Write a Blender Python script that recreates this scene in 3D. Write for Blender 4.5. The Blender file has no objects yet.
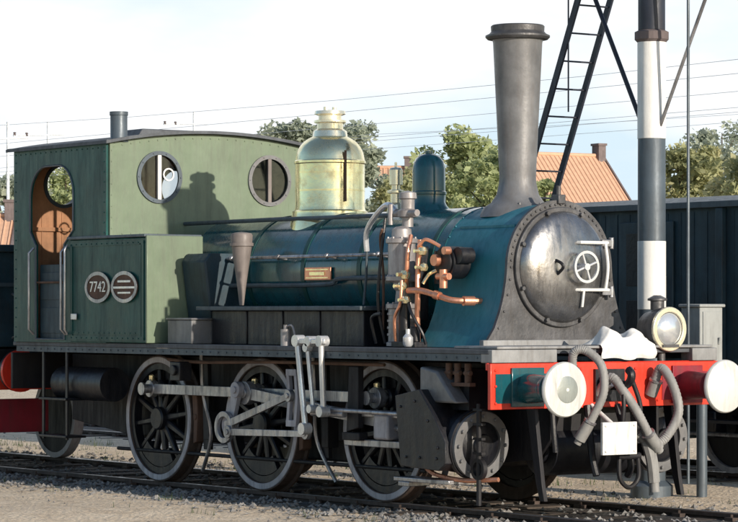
import bpy, bmesh, math, random
from mathutils import Vector, Matrix, noise as mn
from mathutils.geometry import tessellate_polygon
R = math.radians; PI = math.pi
random.seed(7)
sc = bpy.context.scene
col = sc.collection

# ------------------------------------------------------------------ materials
def new_mat(name):
    m = bpy.data.materials.new(name); m.use_nodes = True
    nt = m.node_tree; nt.nodes.clear()
    return m, nt, nt.nodes, nt.links

def paint(name, c, rough=.45, metal=0., var=.25, dirt=(.05, .042, .035), dirt_amt=.35, scale=3., bump=.15, coat=0., spec=.5, streak=True):
    """painted or bare metal with tonal variation, grime and slight unevenness"""
    m, nt, N, L = new_mat(name)
    out = N.new('ShaderNodeOutputMaterial'); b = N.new('ShaderNodeBsdfPrincipled')
    L.new(b.outputs[0], out.inputs[0])
    tc = N.new('ShaderNodeTexCoord')
    n1 = N.new('ShaderNodeTexNoise'); n1.inputs['Scale'].default_value = scale; n1.inputs['Detail'].default_value = 8; n1.inputs['Roughness'].default_value = .65
    L.new(tc.outputs['Object'], n1.inputs['Vector'])
    mp = N.new('ShaderNodeMapping'); mp.inputs['Scale'].default_value = (7, 7, .9) if streak else (4, 4, 4)
    L.new(tc.outputs['Object'], mp.inputs['Vector'])
    n2 = N.new('ShaderNodeTexNoise'); n2.inputs['Scale'].default_value = 2.2; n2.inputs['Detail'].default_value = 6; n2.inputs['Roughness'].default_value = .7
    L.new(mp.outputs[0], n2.inputs['Vector'])
    n3 = N.new('ShaderNodeTexNoise'); n3.inputs['Scale'].default_value = 26; n3.inputs['Detail'].default_value = 4
    L.new(tc.outputs['Object'], n3.inputs['Vector'])
    r1 = N.new('ShaderNodeMapRange'); r1.inputs[1].default_value = .3; r1.inputs[2].default_value = .7
    r1.inputs[3].default_value = 1 - var; r1.inputs[4].default_value = 1 + var
    L.new(n1.outputs['Fac'], r1.inputs[0])
    mul = N.new('ShaderNodeMix'); mul.data_type = 'RGBA'; mul.blend_type = 'MULTIPLY'; mul.inputs[0].default_value = 1
    mul.inputs[6].default_value = (*c, 1); L.new(r1.outputs[0], mul.inputs[7])
    r2 = N.new('ShaderNodeMapRange'); r2.inputs[1].default_value = .48; r2.inputs[2].default_value = .75
    r2.inputs[3].default_value = 0; r2.inputs[4].default_value = dirt_amt
    L.new(n2.outputs['Fac'], r2.inputs[0])
    mix = N.new('ShaderNodeMix'); mix.data_type = 'RGBA'; L.new(r2.outputs[0], mix.inputs[0])
    L.new(mul.outputs[2], mix.inputs[6]); mix.inputs[7].default_value = (*dirt, 1)
    L.new(mix.outputs[2], b.inputs['Base Color'])
    r3 = N.new('ShaderNodeMapRange'); r3.inputs[1].default_value = .3; r3.inputs[2].default_value = .7
    r3.inputs[3].default_value = max(.05, rough - .12); r3.inputs[4].default_value = min(1, rough + .2)
    L.new(n2.outputs['Fac'], r3.inputs[0]); L.new(r3.outputs[0], b.inputs['Roughness'])
    b.inputs['Metallic'].default_value = metal
    b.inputs['Specular IOR Level'].default_value = spec
    b.inputs['Coat Weight'].default_value = coat; b.inputs['Coat Roughness'].default_value = .12
    if bump:
        ad = N.new('ShaderNodeMath'); ad.operation = 'MULTIPLY_ADD'; ad.inputs[1].default_value = .25
        L.new(n3.outputs['Fac'], ad.inputs[0]); L.new(n1.outputs['Fac'], ad.inputs[2])
        bp = N.new('ShaderNodeBump'); bp.inputs['Strength'].default_value = bump; bp.inputs['Distance'].default_value = .03
        L.new(ad.outputs[0], bp.inputs['Height']); L.new(bp.outputs[0], b.inputs['Normal'])
    return m

M = {}
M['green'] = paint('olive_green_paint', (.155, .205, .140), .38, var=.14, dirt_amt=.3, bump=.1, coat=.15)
M['shadegreen'] = paint('shaded_green_paint', (.010, .068, .064), .36, var=.3, dirt=(.016, .024, .026), dirt_amt=.5, bump=.1, coat=.08, spec=.3)  # same green with the shade of the sunless sides put into it
M['teal'] = paint('teal_paint', (.008, .085, .105), .2, var=.3, dirt=(.012, .018, .018), dirt_amt=.6, bump=.035, coat=.6)
M['tealside'] = paint('smokebox_blue_paint', (.026, .20, .265), .5, var=.18, dirt=(.02, .06, .07), dirt_amt=.35, bump=.06, coat=.0)
M['black'] = paint('oily_black', (.008, .009, .013), .4, var=.5, dirt_amt=.5, dirt=(.025, .022, .022), bump=.25)
M['frame'] = paint('sooty_frame', (.007, .007, .01), .6, var=.5, dirt_amt=.6, dirt=(.018, .015, .014))
M['sbfront'] = paint('smokebox_graphite', (.095, .095, .10), .42, .35, var=.45, dirt=(.045, .04, .035), dirt_amt=.6, scale=5, bump=.3)
M['sbdoor'] = paint('smokebox_door_graphite', (.27, .27, .275), .24, .85, var=.45, dirt=(.05, .05, .05), dirt_amt=.5, scale=4, bump=.12)
M['chim'] = paint('chimney_grey', (.165, .168, .175), .42, .2, var=.3, dirt=(.12, .1, .085), dirt_amt=.4, scale=4, bump=.15)
M['steel'] = paint('worn_steel', (.40, .40, .42), .32, .7, var=.4, dirt=(.03, .026, .024), dirt_amt=.9, bump=.15)
M['tyre'] = paint('tyre_steel', (.36, .36, .40), .5, .2, var=.3, dirt=(.09, .075, .06), dirt_amt=.55, bump=.15)
M['bright'] = paint('bright_steel', (.72, .74, .77), .25, .55, var=.15, dirt=(.2, .17, .13), dirt_amt=.35, bump=.05)
M['brass'] = paint('polished_brass', (1.0, .90, .56), .16, .85, var=.12, dirt=(.5, .38, .12), dirt_amt=.4, bump=.1, streak=False)
M['brasstop'] = paint('pale_brass', (.9, .84, .66), .22, .7, var=.1, dirt=(.5, .42, .3), dirt_amt=.3, bump=.1)
M['copper'] = paint('copper', (.82, .38, .24), .32, .75, var=.25, dirt=(.2, .1, .07), dirt_amt=.5)
M['pump'] = paint('pump_grey', (.36, .34, .34), .42, .35, var=.35, dirt=(.1, .07, .055), dirt_amt=.65)
M['red'] = paint('signal_red', (.72, .045, .022), .36, var=.14, dirt=(.2, .03, .02), dirt_amt=.35, coat=.2)
M['dred'] = paint('dark_red', (.26, .015, .03), .45, var=.25, dirt_amt=.5)
M['white'] = paint('white_paint', (.78, .78, .76), .5, var=.06, dirt=(.4, .37, .33), dirt_amt=.4)
M['panelwhite'] = paint('scuffed_white', (.74, .74, .72), .5, var=.1, dirt=(.22, .2, .17), dirt_amt=.7, scale=9, streak=True)
M['buffer'] = paint('buffer_white', (.60, .61, .59), .42, var=.12, dirt=(.2, .19, .17), dirt_amt=.6)
M['bufgrease'] = paint('buffer_greased', (.33, .36, .34), .3, .3, var=.2)
M['hose'] = paint('hose_grey', (.26, .26, .255), .6, var=.25, dirt=(.06, .055, .05), dirt_amt=.55)
M['wood'] = paint('cab_wood', (.50, .24, .12), .55, var=.3, dirt_amt=.3)
M['rust'] = paint('rusty_brown', (.11, .06, .04), .75, var=.4, dirt_amt=.5)
M['roofg'] = paint('cab_roof_grey', (.075, .085, .10), .6, var=.3)
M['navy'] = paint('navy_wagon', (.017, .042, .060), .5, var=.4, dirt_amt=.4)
M['navyrail'] = paint('wagon_blue_grey', (.06, .085, .105), .5, var=.3, dirt_amt=.5)
M['mast'] = paint('mast_blue_black', (.022, .028, .045), .5, var=.3)
M['mastgrey'] = paint('mast_slate', (.085, .11, .135), .45, .2, var=.2)
M['platform'] = paint('worn_platform_grey', (.27, .275, .28), .5, .2, var=.3, dirt=(.08, .07, .06), dirt_amt=.6)
M['cabinet'] = paint('cabinet_grey', (.33, .35, .35), .55, var=.15)
M['cloth'] = paint('white_cloth', (.72, .72, .71), .9, var=.08, dirt=(.3, .28, .25), dirt_amt=.35, bump=.4)
M['sand'] = paint('dull_tan', (.19, .165, .155), .55, var=.25, dirt_amt=.4)
M['orange'] = paint('orange_tiles', (.60, .37, .25), .8, var=.12, dirt=(.55, .33, .2), dirt_amt=.3)
M['brick'] = paint('pale_brick', (.42, .26, .18), .85, var=.2)
M['dbrick'] = paint('grey_brick', (.16, .13, .13), .85, var=.2)
M['wire'] = paint('wire_grey', (.68, .73, .78), .6, bump=0)
M['sleeper'] = paint('sleeper_wood', (.07, .055, .045), .85, var=.4, scale=8, bump=.4)
M['railside'] = paint('rail_rust', (.07, .05, .042), .7, .2, var=.35, scale=12)
M['railhead'] = paint('rail_head', (.18, .19, .22), .35, .7, var=.3, dirt=(.07, .05, .04), dirt_amt=.7, scale=6, streak=False)

def glass_mat(name, tint, alpha, rough=.04):
    m, nt, N, L = new_mat(name)
    out = N.new('ShaderNodeOutputMaterial'); mx = N.new('ShaderNodeMixShader'); t = N.new('ShaderNodeBsdfTransparent'); g = N.new('ShaderNodeBsdfGlossy')
    t.inputs[0].default_value = (*tint, 1); g.inputs['Roughness'].default_value = rough
    nz = N.new('ShaderNodeTexNoise'); nz.inputs['Scale'].default_value = 9; mr = N.new('ShaderNodeMapRange'); mr.inputs[3].default_value = alpha * .6; mr.inputs[4].default_value = alpha * 1.4
    L.new(nz.outputs['Fac'], mr.inputs[0]); L.new(mr.outputs[0], mx.inputs[0])
    L.new(t.outputs[0], mx.inputs[1]); L.new(g.outputs[0], mx.inputs[2]); L.new(mx.outputs[0], out.inputs[0])
    return m
M['glass'] = glass_mat('window_glass', (.82, .84, .85), .05)
M['lens'] = paint('lamp_lens', (.75, .78, .8), .1, .6, var=.1, dirt_amt=.15, coat=1)

def leaf_mat(name, c1, c2, c3):
    m, nt, N, L = new_mat(name)
    out = N.new('ShaderNodeOutputMaterial'); b = N.new('ShaderNodeBsdfPrincipled'); tr = N.new('ShaderNodeBsdfTranslucent'); mx = N.new('ShaderNodeMixShader')
    tc = N.new('ShaderNodeTexCoord'); n = N.new('ShaderNodeTexNoise'); n.inputs['Scale'].default_value = .7; n.inputs['Detail'].default_value = 6
    L.new(tc.outputs['Object'], n.inputs['Vector'])
    cr = N.new('ShaderNodeValToRGB'); cr.color_ramp.elements[0].position = .35; cr.color_ramp.elements[0].color = (*c1, 1); cr.color_ramp.elements[1].position = .68; cr.color_ramp.elements[1].color = (*c3, 1)
    e = cr.color_ramp.elements.new(.52); e.color = (*c2, 1)
    L.new(n.outputs['Fac'], cr.inputs[0]); L.new(cr.outputs[0], b.inputs['Base Color']); L.new(cr.outputs[0], tr.inputs[0])
    b.inputs['Roughness'].default_value = .65; mx.inputs[0].default_value = .45
    L.new(b.outputs[0], mx.inputs[1]); L.new(tr.outputs[0], mx.inputs[2]); L.new(mx.outputs[0], out.inputs[0])
    return m
M['leafg'] = leaf_mat('leaf_green', (.24, .29, .14), (.44, .50, .25), (.62, .64, .36))
M['leafo'] = leaf_mat('leaf_olive', (.26, .28, .14), (.43, .44, .23), (.58, .54, .31))
M['leafd'] = leaf_mat('leaf_grey_green', (.30, .35, .28), (.42, .47, .37), (.54, .58, .45))
M['bark'] = paint('bark', (.09, .07, .05), .9, var=.4, scale=9, bump=.5)

def ground_mat():
    m, nt, N, L = new_mat('yard_ground')
    out = N.new('ShaderNodeOutputMaterial'); b = N.new('ShaderNodeBsdfPrincipled'); L.new(b.outputs[0], out.inputs[0])
    tc = N.new('ShaderNodeTexCoord')
    def nz(s, d=8, r=.65):
        n = N.new('ShaderNodeTexNoise'); n.inputs['Scale'].default_value = s; n.inputs['Detail'].default_value = d; n.inputs['Roughness'].default_value = r
        L.new(tc.outputs['Object'], n.inputs['Vector']); return n
    big, mid, fine = nz(.5), nz(5), nz(45, 4)
    vo = N.new('ShaderNodeTexVoronoi'); vo.inputs['Scale'].default_value = 22; L.new(tc.outputs['Object'], vo.inputs['Vector'])
    sand = N.new('ShaderNodeValToRGB'); sand.color_ramp.elements[0].position = .3; sand.color_ramp.elements[0].color = (.62, .49, .35, 1); sand.color_ramp.elements[1].position = .75; sand.color_ramp.elements[1].color = (.93, .79, .61, 1)
    L.new(mid.outputs['Fac'], sand.inputs[0])
    grav = N.new('ShaderNodeValToRGB'); grav.color_ramp.elements[0].color = (.06, .062, .066, 1); grav.color_ramp.elements[1].color = (.24, .235, .225, 1)
    L.new(vo.outputs['Color'], grav.inputs[0])
    sx = N.new('ShaderNodeSeparateXYZ'); L.new(tc.outputs['Object'], sx.inputs[0])
    def band(c, w):
        a = N.new('ShaderNodeMath'); a.operation = 'SUBTRACT'; a.inputs[1].default_value = c; L.new(sx.outputs[1], a.inputs[0])
        ab = N.new('ShaderNodeMath'); ab.operation = 'ABSOLUTE'; L.new(a.outputs[0], ab.inputs[0])
        ad = N.new('ShaderNodeMath'); ad.operation = 'MULTIPLY_ADD'; ad.inputs[1].default_value = 1.1; L.new(big.outputs['Fac'], ad.inputs[0]); L.new(ab.outputs[0], ad.inputs[2])
        mr = N.new('ShaderNodeMapRange'); mr.inputs[1].default_value = w + .55; mr.inputs[2].default_value = w + .2; L.new(ad.outputs[0], mr.inputs[0]); return mr
    b1, b2 = band(0, 1.45), band(5.6, 1.0)  # dark gravel beds; the engine's is widened to deepen the shade beside it
    mxn = N.new('ShaderNodeMath'); mxn.operation = 'MAXIMUM'; L.new(b1.outputs[0], mxn.inputs[0]); L.new(b2.outputs[0], mxn.inputs[1])
    mx = N.new('ShaderNodeMix'); mx.data_type = 'RGBA'; L.new(mxn.outputs[0], mx.inputs[0]); L.new(sand.outputs[0], mx.inputs[6]); L.new(grav.outputs[0], mx.inputs[7])
    mu = N.new('ShaderNodeMix'); mu.data_type = 'RGBA'; mu.blend_type = 'MULTIPLY'; mu.inputs[0].default_value = .7
    fr = N.new('ShaderNodeMapRange'); fr.inputs[1].default_value = .3; fr.inputs[2].default_value = .7; fr.inputs[3].default_value = .7; fr.inputs[4].default_value = 1.3
    L.new(fine.outputs['Fac'], fr.inputs[0]); L.new(mx.outputs[2], mu.inputs[6]); L.new(fr.outputs[0], mu.inputs[7])
    ab = N.new('ShaderNodeMath'); ab.operation = 'ABSOLUTE'; L.new(sx.outputs[1], ab.inputs[0])
    oa = N.new('ShaderNodeMath'); oa.operation = 'MULTIPLY_ADD'; oa.inputs[1].default_value = .9; L.new(mid.outputs['Fac'], oa.inputs[0]); L.new(ab.outputs[0], oa.inputs[2])
    om = N.new('ShaderNodeMapRange'); om.inputs[1].default_value = 1.35; om.inputs[2].default_value = .65; om.inputs[3].default_value = 0; om.inputs[4].default_value = .8; L.new(oa.outputs[0], om.inputs[0])
    oil = N.new('ShaderNodeMix'); oil.data_type = 'RGBA'; L.new(om.outputs[0], oil.inputs[0]); L.new(mu.outputs[2], oil.inputs[6]); oil.inputs[7].default_value = (.03, .026, .023, 1)
    L.new(oil.outputs[2], b.inputs['Base Color']); b.inputs['Roughness'].default_value = .95; b.inputs['Specular IOR Level'].default_value = .15
    bp = N.new('ShaderNodeBump'); bp.inputs['Strength'].default_value = .7; bp.inputs['Distance'].default_value = .03
    ad = N.new('ShaderNodeMath'); ad.operation = 'ADD'; L.new(fine.outputs['Fac'], ad.inputs[0]); L.new(vo.outputs['Distance'], ad.inputs[1]); L.new(ad.outputs[0], bp.inputs['Height']); L.new(bp.outputs[0], b.inputs['Normal'])
    return m
M['ground'] = ground_mat()
M['stone'] = paint('ballast_stone', (.20, .195, .19), .9, var=.6, scale=2.5, dirt=(.09, .07, .055), dirt_amt=.5, streak=False, bump=.3)
M['grass'] = leaf_mat('weed_green', (.05, .08, .03), (.08, .12, .04), (.14, .15, .06))

# ------------------------------------------------------------------ mesh helpers
AX = {'x': (Vector((0, 1, 0)), Vector((0, 0, 1)), Vector((1, 0, 0))),
      'y': (Vector((1, 0, 0)), Vector((0, 0, 1)), Vector((0, 1, 0))),
      'z': (Vector((1, 0, 0)), Vector((0, 1, 0)), Vector((0, 0, 1)))}
class MB:
    def __init__(s): s.bm = bmesh.new()
    def v(s, *p): return s.bm.verts.new(Vector(p) if len(p) == 3 else p[0])
    def f(s, vs):
        try: return s.bm.faces.new(vs)
        except ValueError: return None
    def box(s, x0, x1, y0, y1, z0, z1):
        p = [s.v(x, y, z) for x in (x0, x1) for y in (y0, y1) for z in (z0, z1)]
        for q in ((0, 1, 3, 2), (4, 6, 7, 5), (0, 4, 5, 1), (2, 3, 7, 6), (0, 2, 6, 4), (1, 5, 7, 3)): s.f([p[i] for i in q])
        return s
    def lathe(s, prof, o, axis='z', seg=32, cap=True, a0=0, a1=2 * PI):
        """prof: list of (radius, position along axis)"""
        U, V, W = AX[axis] if isinstance(axis, str) else axis
        o = Vector(o); full = abs(a1 - a0 - 2 * PI) < 1e-6; n = seg if full else seg + 1
        rings = []
        for r, t in prof:
            if r < 1e-5: rings.append([s.v(o + W * t)])
            else: rings.append([s.v(o + W * t + (U * math.cos(a0 + (a1 - a0) * i / seg) + V * math.sin(a0 + (a1 - a0) * i / seg)) * r) for i in range(n)])
        for a, b in zip(rings, rings[1:]):
            m = seg
            for i in range(m):
                j = (i + 1) % n
                if len(a) == 1 and len(b) == 1: continue
                if len(a) == 1: s.f([a[0], b[i], b[j]])
                elif len(b) == 1: s.f([a[i], a[j], b[0]])
                else: s.f([a[i], a[j], b[j], b[i]])
        if cap and full:
            for q in (rings[0], rings[-1]):
                if len(q) > 2: s.f(q)
        return s
    def ring(s, ri, ro, t0, t1, o, axis, seg=40):
        return s.lathe([(ri, t0), (ro, t0), (ro, t1), (ri, t1), (ri, t0)], o, axis, seg, cap=False)
    def rod(s, a, b, r, r2=None, seg=10):
        a, b = Vector(a), Vector(b); W = (b - a); l = W.length; W.normalize()
        U = W.orthogonal().normalized(); V = W.cross(U)
        return s.lathe([(r, 0), (r if r2 is None else r2, l)], a, (U, V, W), seg)
    def tube(s, pts, r, seg=8, sub=6, smooth=True, rib=0):
        P = [Vector(p) for p in pts]
        if smooth and len(P) > 2:
            Q = []
            for i in range(len(P) - 1):
                p0, p1, p2, p3 = P[max(i - 1, 0)], P[i], P[i + 1], P[min(i + 2, len(P) - 1)]
                for k in range(sub):
                    t = k / sub
                    Q.append(.5 * ((2 * p1) + (p2 - p0) * t + (2 * p0 - 5 * p1 + 4 * p2 - p3) * t * t + (3 * p1 - p0 - 3 * p2 + p3) * t ** 3))
            P = Q + [P[-1]]
        rings = []; U = None; r0 = r
        for i, p in enumerate(P):
            W = (P[min(i + 1, len(P) - 1)] - P[max(i - 1, 0)]).normalized()
            U = W.orthogonal().normalized() if U is None else (U - W * U.dot(W)).normalized()
            V = W.cross(U); r = r0 * (1 + (rib if i % 2 else -rib))
            rings.append([s.v(p + (U * math.cos(2 * PI * k / seg) + V * math.sin(2 * PI * k / seg)) * r) for k in range(seg)])
        for a, b in zip(rings, rings[1:]):
            for k in range(seg): s.f([a[k], a[(k + 1) % seg], b[(k + 1) % seg], b[k]])
        s.f(rings[0]); s.f(rings[-1]); return s
    def sheet(s, outer, holes, axis, t0, t1):
        """flat plate with holes; 2-D points in the plane across `axis`, thickness t0..t1"""
        U, V, W = AX[axis]
        loops = [outer] + list(holes)
        tri = tessellate_polygon([[Vector((a, b, 0)) for a, b in l] for l in loops])
        A, B = [], []
        for l in loops:
            for a, b in l:
                A.append(s.v(U * a + V * b + W * t0)); B.append(s.v(U * a + V * b + W * t1))
        for t in tri: s.f([A[i] for i in t]); s.f([B[i] for i in reversed(t)])
        k = 0
        for l in loops:
            n = len(l)
            for i in range(n): s.f([A[k + i], A[k + (i + 1) % n], B[k + (i + 1) % n], B[k + i]])
            k += n
        return s
    def bolt(s, p, axis, r=.014, h=.012):
        return s.lathe([(r, 0), (r * .8, h), (0, h * 1.15)], p, axis, 7)
    def build(s, name, mat, parent=None, bevel=0, ang=38, smooth=True):
        bmesh.ops.remove_doubles(s.bm, verts=s.bm.verts, dist=1e-5)
        bmesh.ops.recalc_face_normals(s.bm, faces=s.bm.faces)
        me = bpy.data.meshes.new(name); s.bm.to_mesh(me); s.bm.free()
        o = bpy.data.objects.new(name, me); col.objects.link(o)
        me.materials.append(M[mat] if isinstance(mat, str) else mat)
        if smooth: me.shade_smooth(); me.set_sharp_from_angle(angle=R(ang))
        if bevel:
            b = o.modifiers.new('edge', 'BEVEL'); b.width = bevel; b.segments = 2; b.limit_method = 'ANGLE'; b.angle_limit = R(40)
        if parent: o.parent = parent
        return o
def tag(o, label=None, cat=None, group=None, kind=None):
    if label: o['label'] = label
    if cat: o['category'] = cat
    if group: o['group'] = group
    if kind: o['kind'] = kind
    return o
def empty(name, loc, label, cat, group=None, rz=0):
    o = bpy.data.objects.new(name, None); col.objects.link(o); o.location = loc; o.rotation_euler.z = rz
    o.empty_display_size = .2
    return tag(o, label, cat, group)
def copy_tree(o, parent=None):
    c = o.copy(); col.objects.link(c)
    if parent: c.parent = parent
    for ch in list(o.children): copy_tree(ch, c)
    return c
def arc(cx, cy, r, a0, a1, n): return [(cx + r * math.cos(R(a0 + (a1 - a0) * i / n)), cy + r * math.sin(R(a0 + (a1 - a0) * i / n))) for i in range(n + 1)]
def circ(cx, cy, r, n=36): return arc(cx, cy, r, 0, 360, n)[:-1]
def ell(cx, cy, a, b, n=36): return [(cx + a * math.cos(2 * PI * i / n), cy + b * math.sin(2 * PI * i / n)) for i in range(n)]
def text_mesh(name, txt, size, mat, parent, mw, depth=.004, xs=1.):
    cu = bpy.data.curves.new(name, 'FONT'); cu.body = txt; cu.size = size; cu.extrude = depth; cu.align_x = 'CENTER'; cu.align_y = 'CENTER'
    t = bpy.data.objects.new('t', cu); col.objects.link(t)
    me = bpy.data.meshes.new_from_object(t.evaluated_get(bpy.context.evaluated_depsgraph_get())); bpy.data.objects.remove(t)
    me.transform(Matrix.Diagonal((xs, 1, 1, 1))); me.transform(mw); me.materials.clear(); me.materials.append(M[mat])
    o = bpy.data.objects.new(name, me); col.objects.link(o); o.parent = parent
    return o

# ------------------------------------------------------------------ camera (solved from wheels, buffers and smokebox door)
PHI = .6230; CAM = Vector((20.436, -15.64, 1.676))
cam = bpy.data.cameras.new('camera'); co = bpy.data.objects.new('camera', cam); col.objects.link(co)
co.location = CAM
co.rotation_euler = Vector((-math.cos(PHI), math.sin(PHI), 0)).to_track_quat('-Z', 'Y').to_euler()
cam.sensor_width = 36; cam.lens = 36 * 2865.4 / 738; cam.shift_y = (312 - 261) / 738; cam.clip_end = 6000
sc.camera = co
Fv = Vector((-math.cos(PHI), math.sin(PHI), 0)); Rv = Vector((math.sin(PHI), math.cos(PHI), 0))
def far(px, py, D):
    """world point at depth D seen in direction of photograph pixel (used to survey the distant scenery)"""
    return CAM + D * (Fv + (px - 369) / 2865.4 * Rv + Vector((0, 0, (312 - py) / 2865.4)))

# ------------------------------------------------------------------ light
EL, AZ = R(15), R(4.2)
S = Vector((math.cos(EL) * math.cos(AZ), math.cos(EL) * math.sin(AZ), math.sin(EL)))
sun = bpy.data.lights.new('sun', 'SUN'); sun.energy = 5.0; sun.angle = R(.5); sun.color = (1, .89, .75)
so = bpy.data.objects.new('sun', sun); col.objects.link(so); so.rotation_euler = (-S).to_track_quat('-Z', 'Y').to_euler()
w = bpy.data.worlds.new('World'); sc.world = w; w.use_nodes = True
nt = w.node_tree; N = nt.nodes; L = nt.links; N.clear()
wo = N.new('ShaderNodeOutputWorld'); bg = N.new('ShaderNodeBackground'); L.new(bg.outputs[0], wo.inputs[0]); bg.inputs[1].default_value = .15
sky = N.new('ShaderNodeTexSky'); sky.sky_type = 'NISHITA'; sky.sun_disc = False; sky.sun_elevation = EL; sky.sun_rotation = PI / 2 - AZ
sky.altitude = 0; sky.air_density = 1; sky.dust_density = .5; sky.ozone_density = 2.0
tc = N.new('ShaderNodeTexCoord')
# bright white cloud added only around the camera's view, leaving the sky elsewhere dimmer
dp = N.new('ShaderNodeVectorMath'); dp.operation = 'DOT_PRODUCT'; dp.inputs[1].default_value = (-.82, .57, .05); L.new(tc.outputs['Generated'], dp.inputs[0])
nz = N.new('ShaderNodeTexNoise'); nz.inputs['Scale'].default_value = 2.2; nz.inputs['Detail'].default_value = 7; nz.inputs['Roughness'].default_value = .55
mp = N.new('ShaderNodeMapping'); mp.inputs['Scale'].default_value = (1, 1, 3.2); L.new(tc.outputs['Generated'], mp.inputs[0]); L.new(mp.outputs[0], nz.inputs['Vector'])
ma = N.new('ShaderNodeMath'); ma.operation = 'MULTIPLY_ADD'; ma.inputs[1].default_value = .5; L.new(nz.outputs['Fac'], ma.inputs[0]); L.new(dp.outputs['Value'], ma.inputs[2])
mr = N.new('ShaderNodeMapRange'); mr.inputs[1].default_value = .85; mr.inputs[2].default_value = 1.12; mr.interpolation_type = 'SMOOTHSTEP'; L.new(ma.outputs[0], mr.inputs[0])
cl = N.new('ShaderNodeMix'); cl.data_type = 'RGBA'
sz = N.new('ShaderNodeSeparateXYZ'); L.new(tc.outputs['Generated'], sz.inputs[0])
hz = N.new('ShaderNodeMapRange'); hz.inputs[1].default_value = .02; hz.inputs[2].default_value = .085; L.new(sz.outputs[2], hz.inputs[0])
cn = N.new('ShaderNodeTexNoise'); cn.inputs['Scale'].default_value = 9; cn.inputs['Detail'].default_value = 6; cn.inputs['Roughness'].default_value = .5; L.new(mp.outputs[0], cn.inputs['Vector'])
cm = N.new('ShaderNodeMath'); cm.operation = 'MULTIPLY_ADD'; cm.inputs[1].default_value = 3.2; cm.inputs[2].default_value = -1.6; L.new(cn.outputs['Fac'], cm.inputs[0])
ca_ = N.new('ShaderNodeMath'); ca_.operation = 'ADD'; ca_.use_clamp = True; L.new(cm.outputs[0], ca_.inputs[0]); L.new(hz.outputs[0], ca_.inputs[1])
L.new(ca_.outputs[0], cl.inputs[0]); cl.inputs[6].default_value = (4.9, 6.0, 6.7, 1); cl.inputs[7].default_value = (7.0, 7.15, 7.3, 1)
mx = N.new('ShaderNodeMix'); mx.data_type = 'RGBA'; L.new(mr.outputs[0], mx.inputs[0]); L.new(sky.outputs[0], mx.inputs[6]); L.new(cl.outputs[2], mx.inputs[7])
L.new(mx.outputs[2], bg.inputs[0])

# ------------------------------------------------------------------ ground, tracks
GZ = -.06
def ground():
    b = MB()
    # fine grid near the tracks, coarse to the horizon
    def axis(lim, step, far_):
        a = [-far_, -far_ * .35, -far_ * .12, -60]; x = -lim
        while x <= lim + 1e-6: a.append(x); x += step
        return sorted(set([q for q in a] + [60, far_ * .12, far_ * .35, far_]))
    xs = axis(24, .4, 3000); ys = axis(16, .4, 3000)
    V = []
    for x in xs:
        row = []
        for y in ys:
            z = GZ
            if abs(x) < 25 and abs(y) < 17:
                dt = min(abs(y), abs(y - 5.6))
                z += (mn.noise(Vector((x * .5, y * .5, 0))) * .05 + mn.noise(Vector((x * 1.7, y * 1.7, 3))) * .02) * min(1, max(0, dt - 1.0))
            row.append(b.v(x, y, z))
        V.append(row)
    for i in range(len(xs) - 1):
        for j in range(len(ys) - 1): b.f([V[i][j], V[i + 1][j], V[i + 1][j + 1], V[i][j + 1]])
    return tag(b.build('ground', 'ground'), kind='structure')
ground()
def rail_mb(y, x0, x1):
    b = MB()
    prof = [(-.065, -.15), (.065, -.15), (.065, -.135), (.01, -.115), (.01, -.045), (.035, -.035), (.035, -.004), (.028, 0), (-.028, 0), (-.035, -.004), (-.035, -.035), (-.01, -.045), (-.01, -.115), (-.065, -.135)]
    b.sheet([(y + p, q) for p, q in prof], [], 'x', x0, x1)
    return b
for yc, wh in ((0, 'locomotive'), (5.6, 'wagon')):
    t = empty('railway_track', (0, 0, 0), 'pair of steel rails under the ' + ('green steam locomotive' if yc == 0 else 'dark blue goods wagon'), 'railway track', 'railway tracks')
    t['kind'] = 'structure'
    for sgn in (-1, 1):
        r = rail_mb(yc + sgn * .7525, -70, 40).build('rail', 'railside', t)
        MB().box(-70, 40, yc + sgn * .7525 - .027, yc + sgn * .7525 + .027, -.001, .003).build('rail_head', 'railhead', r)
    b = MB(); x = -45
    while x < 16:
        j = random.uniform(-.03, .03); b.box(x + j, x + j + .25, yc - 1.28 + random.uniform(-.05, .05), yc + 1.28 + random.uniform(-.05, .05), -.2, -.048 + random.uniform(-.012, .006)); x += .65
    b.build('sleepers', 'sleeper', t, bevel=.012)
    b = MB(); x = -20.0 + .125
    while x < 12:
        for q in (-1, 1):
            for e in (-1, 1): yy = yc + q * .7525 + e * .07; b.box(x - .05, x + .05, yy - .035, yy + .035, -.06, -.03); b.rod((x, yy, -.03), (x, yy, -.005), .012, seg=6)
        x += .65
    tag(b.build('rail_clips', 'railside', t), kind='stuff')
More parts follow.
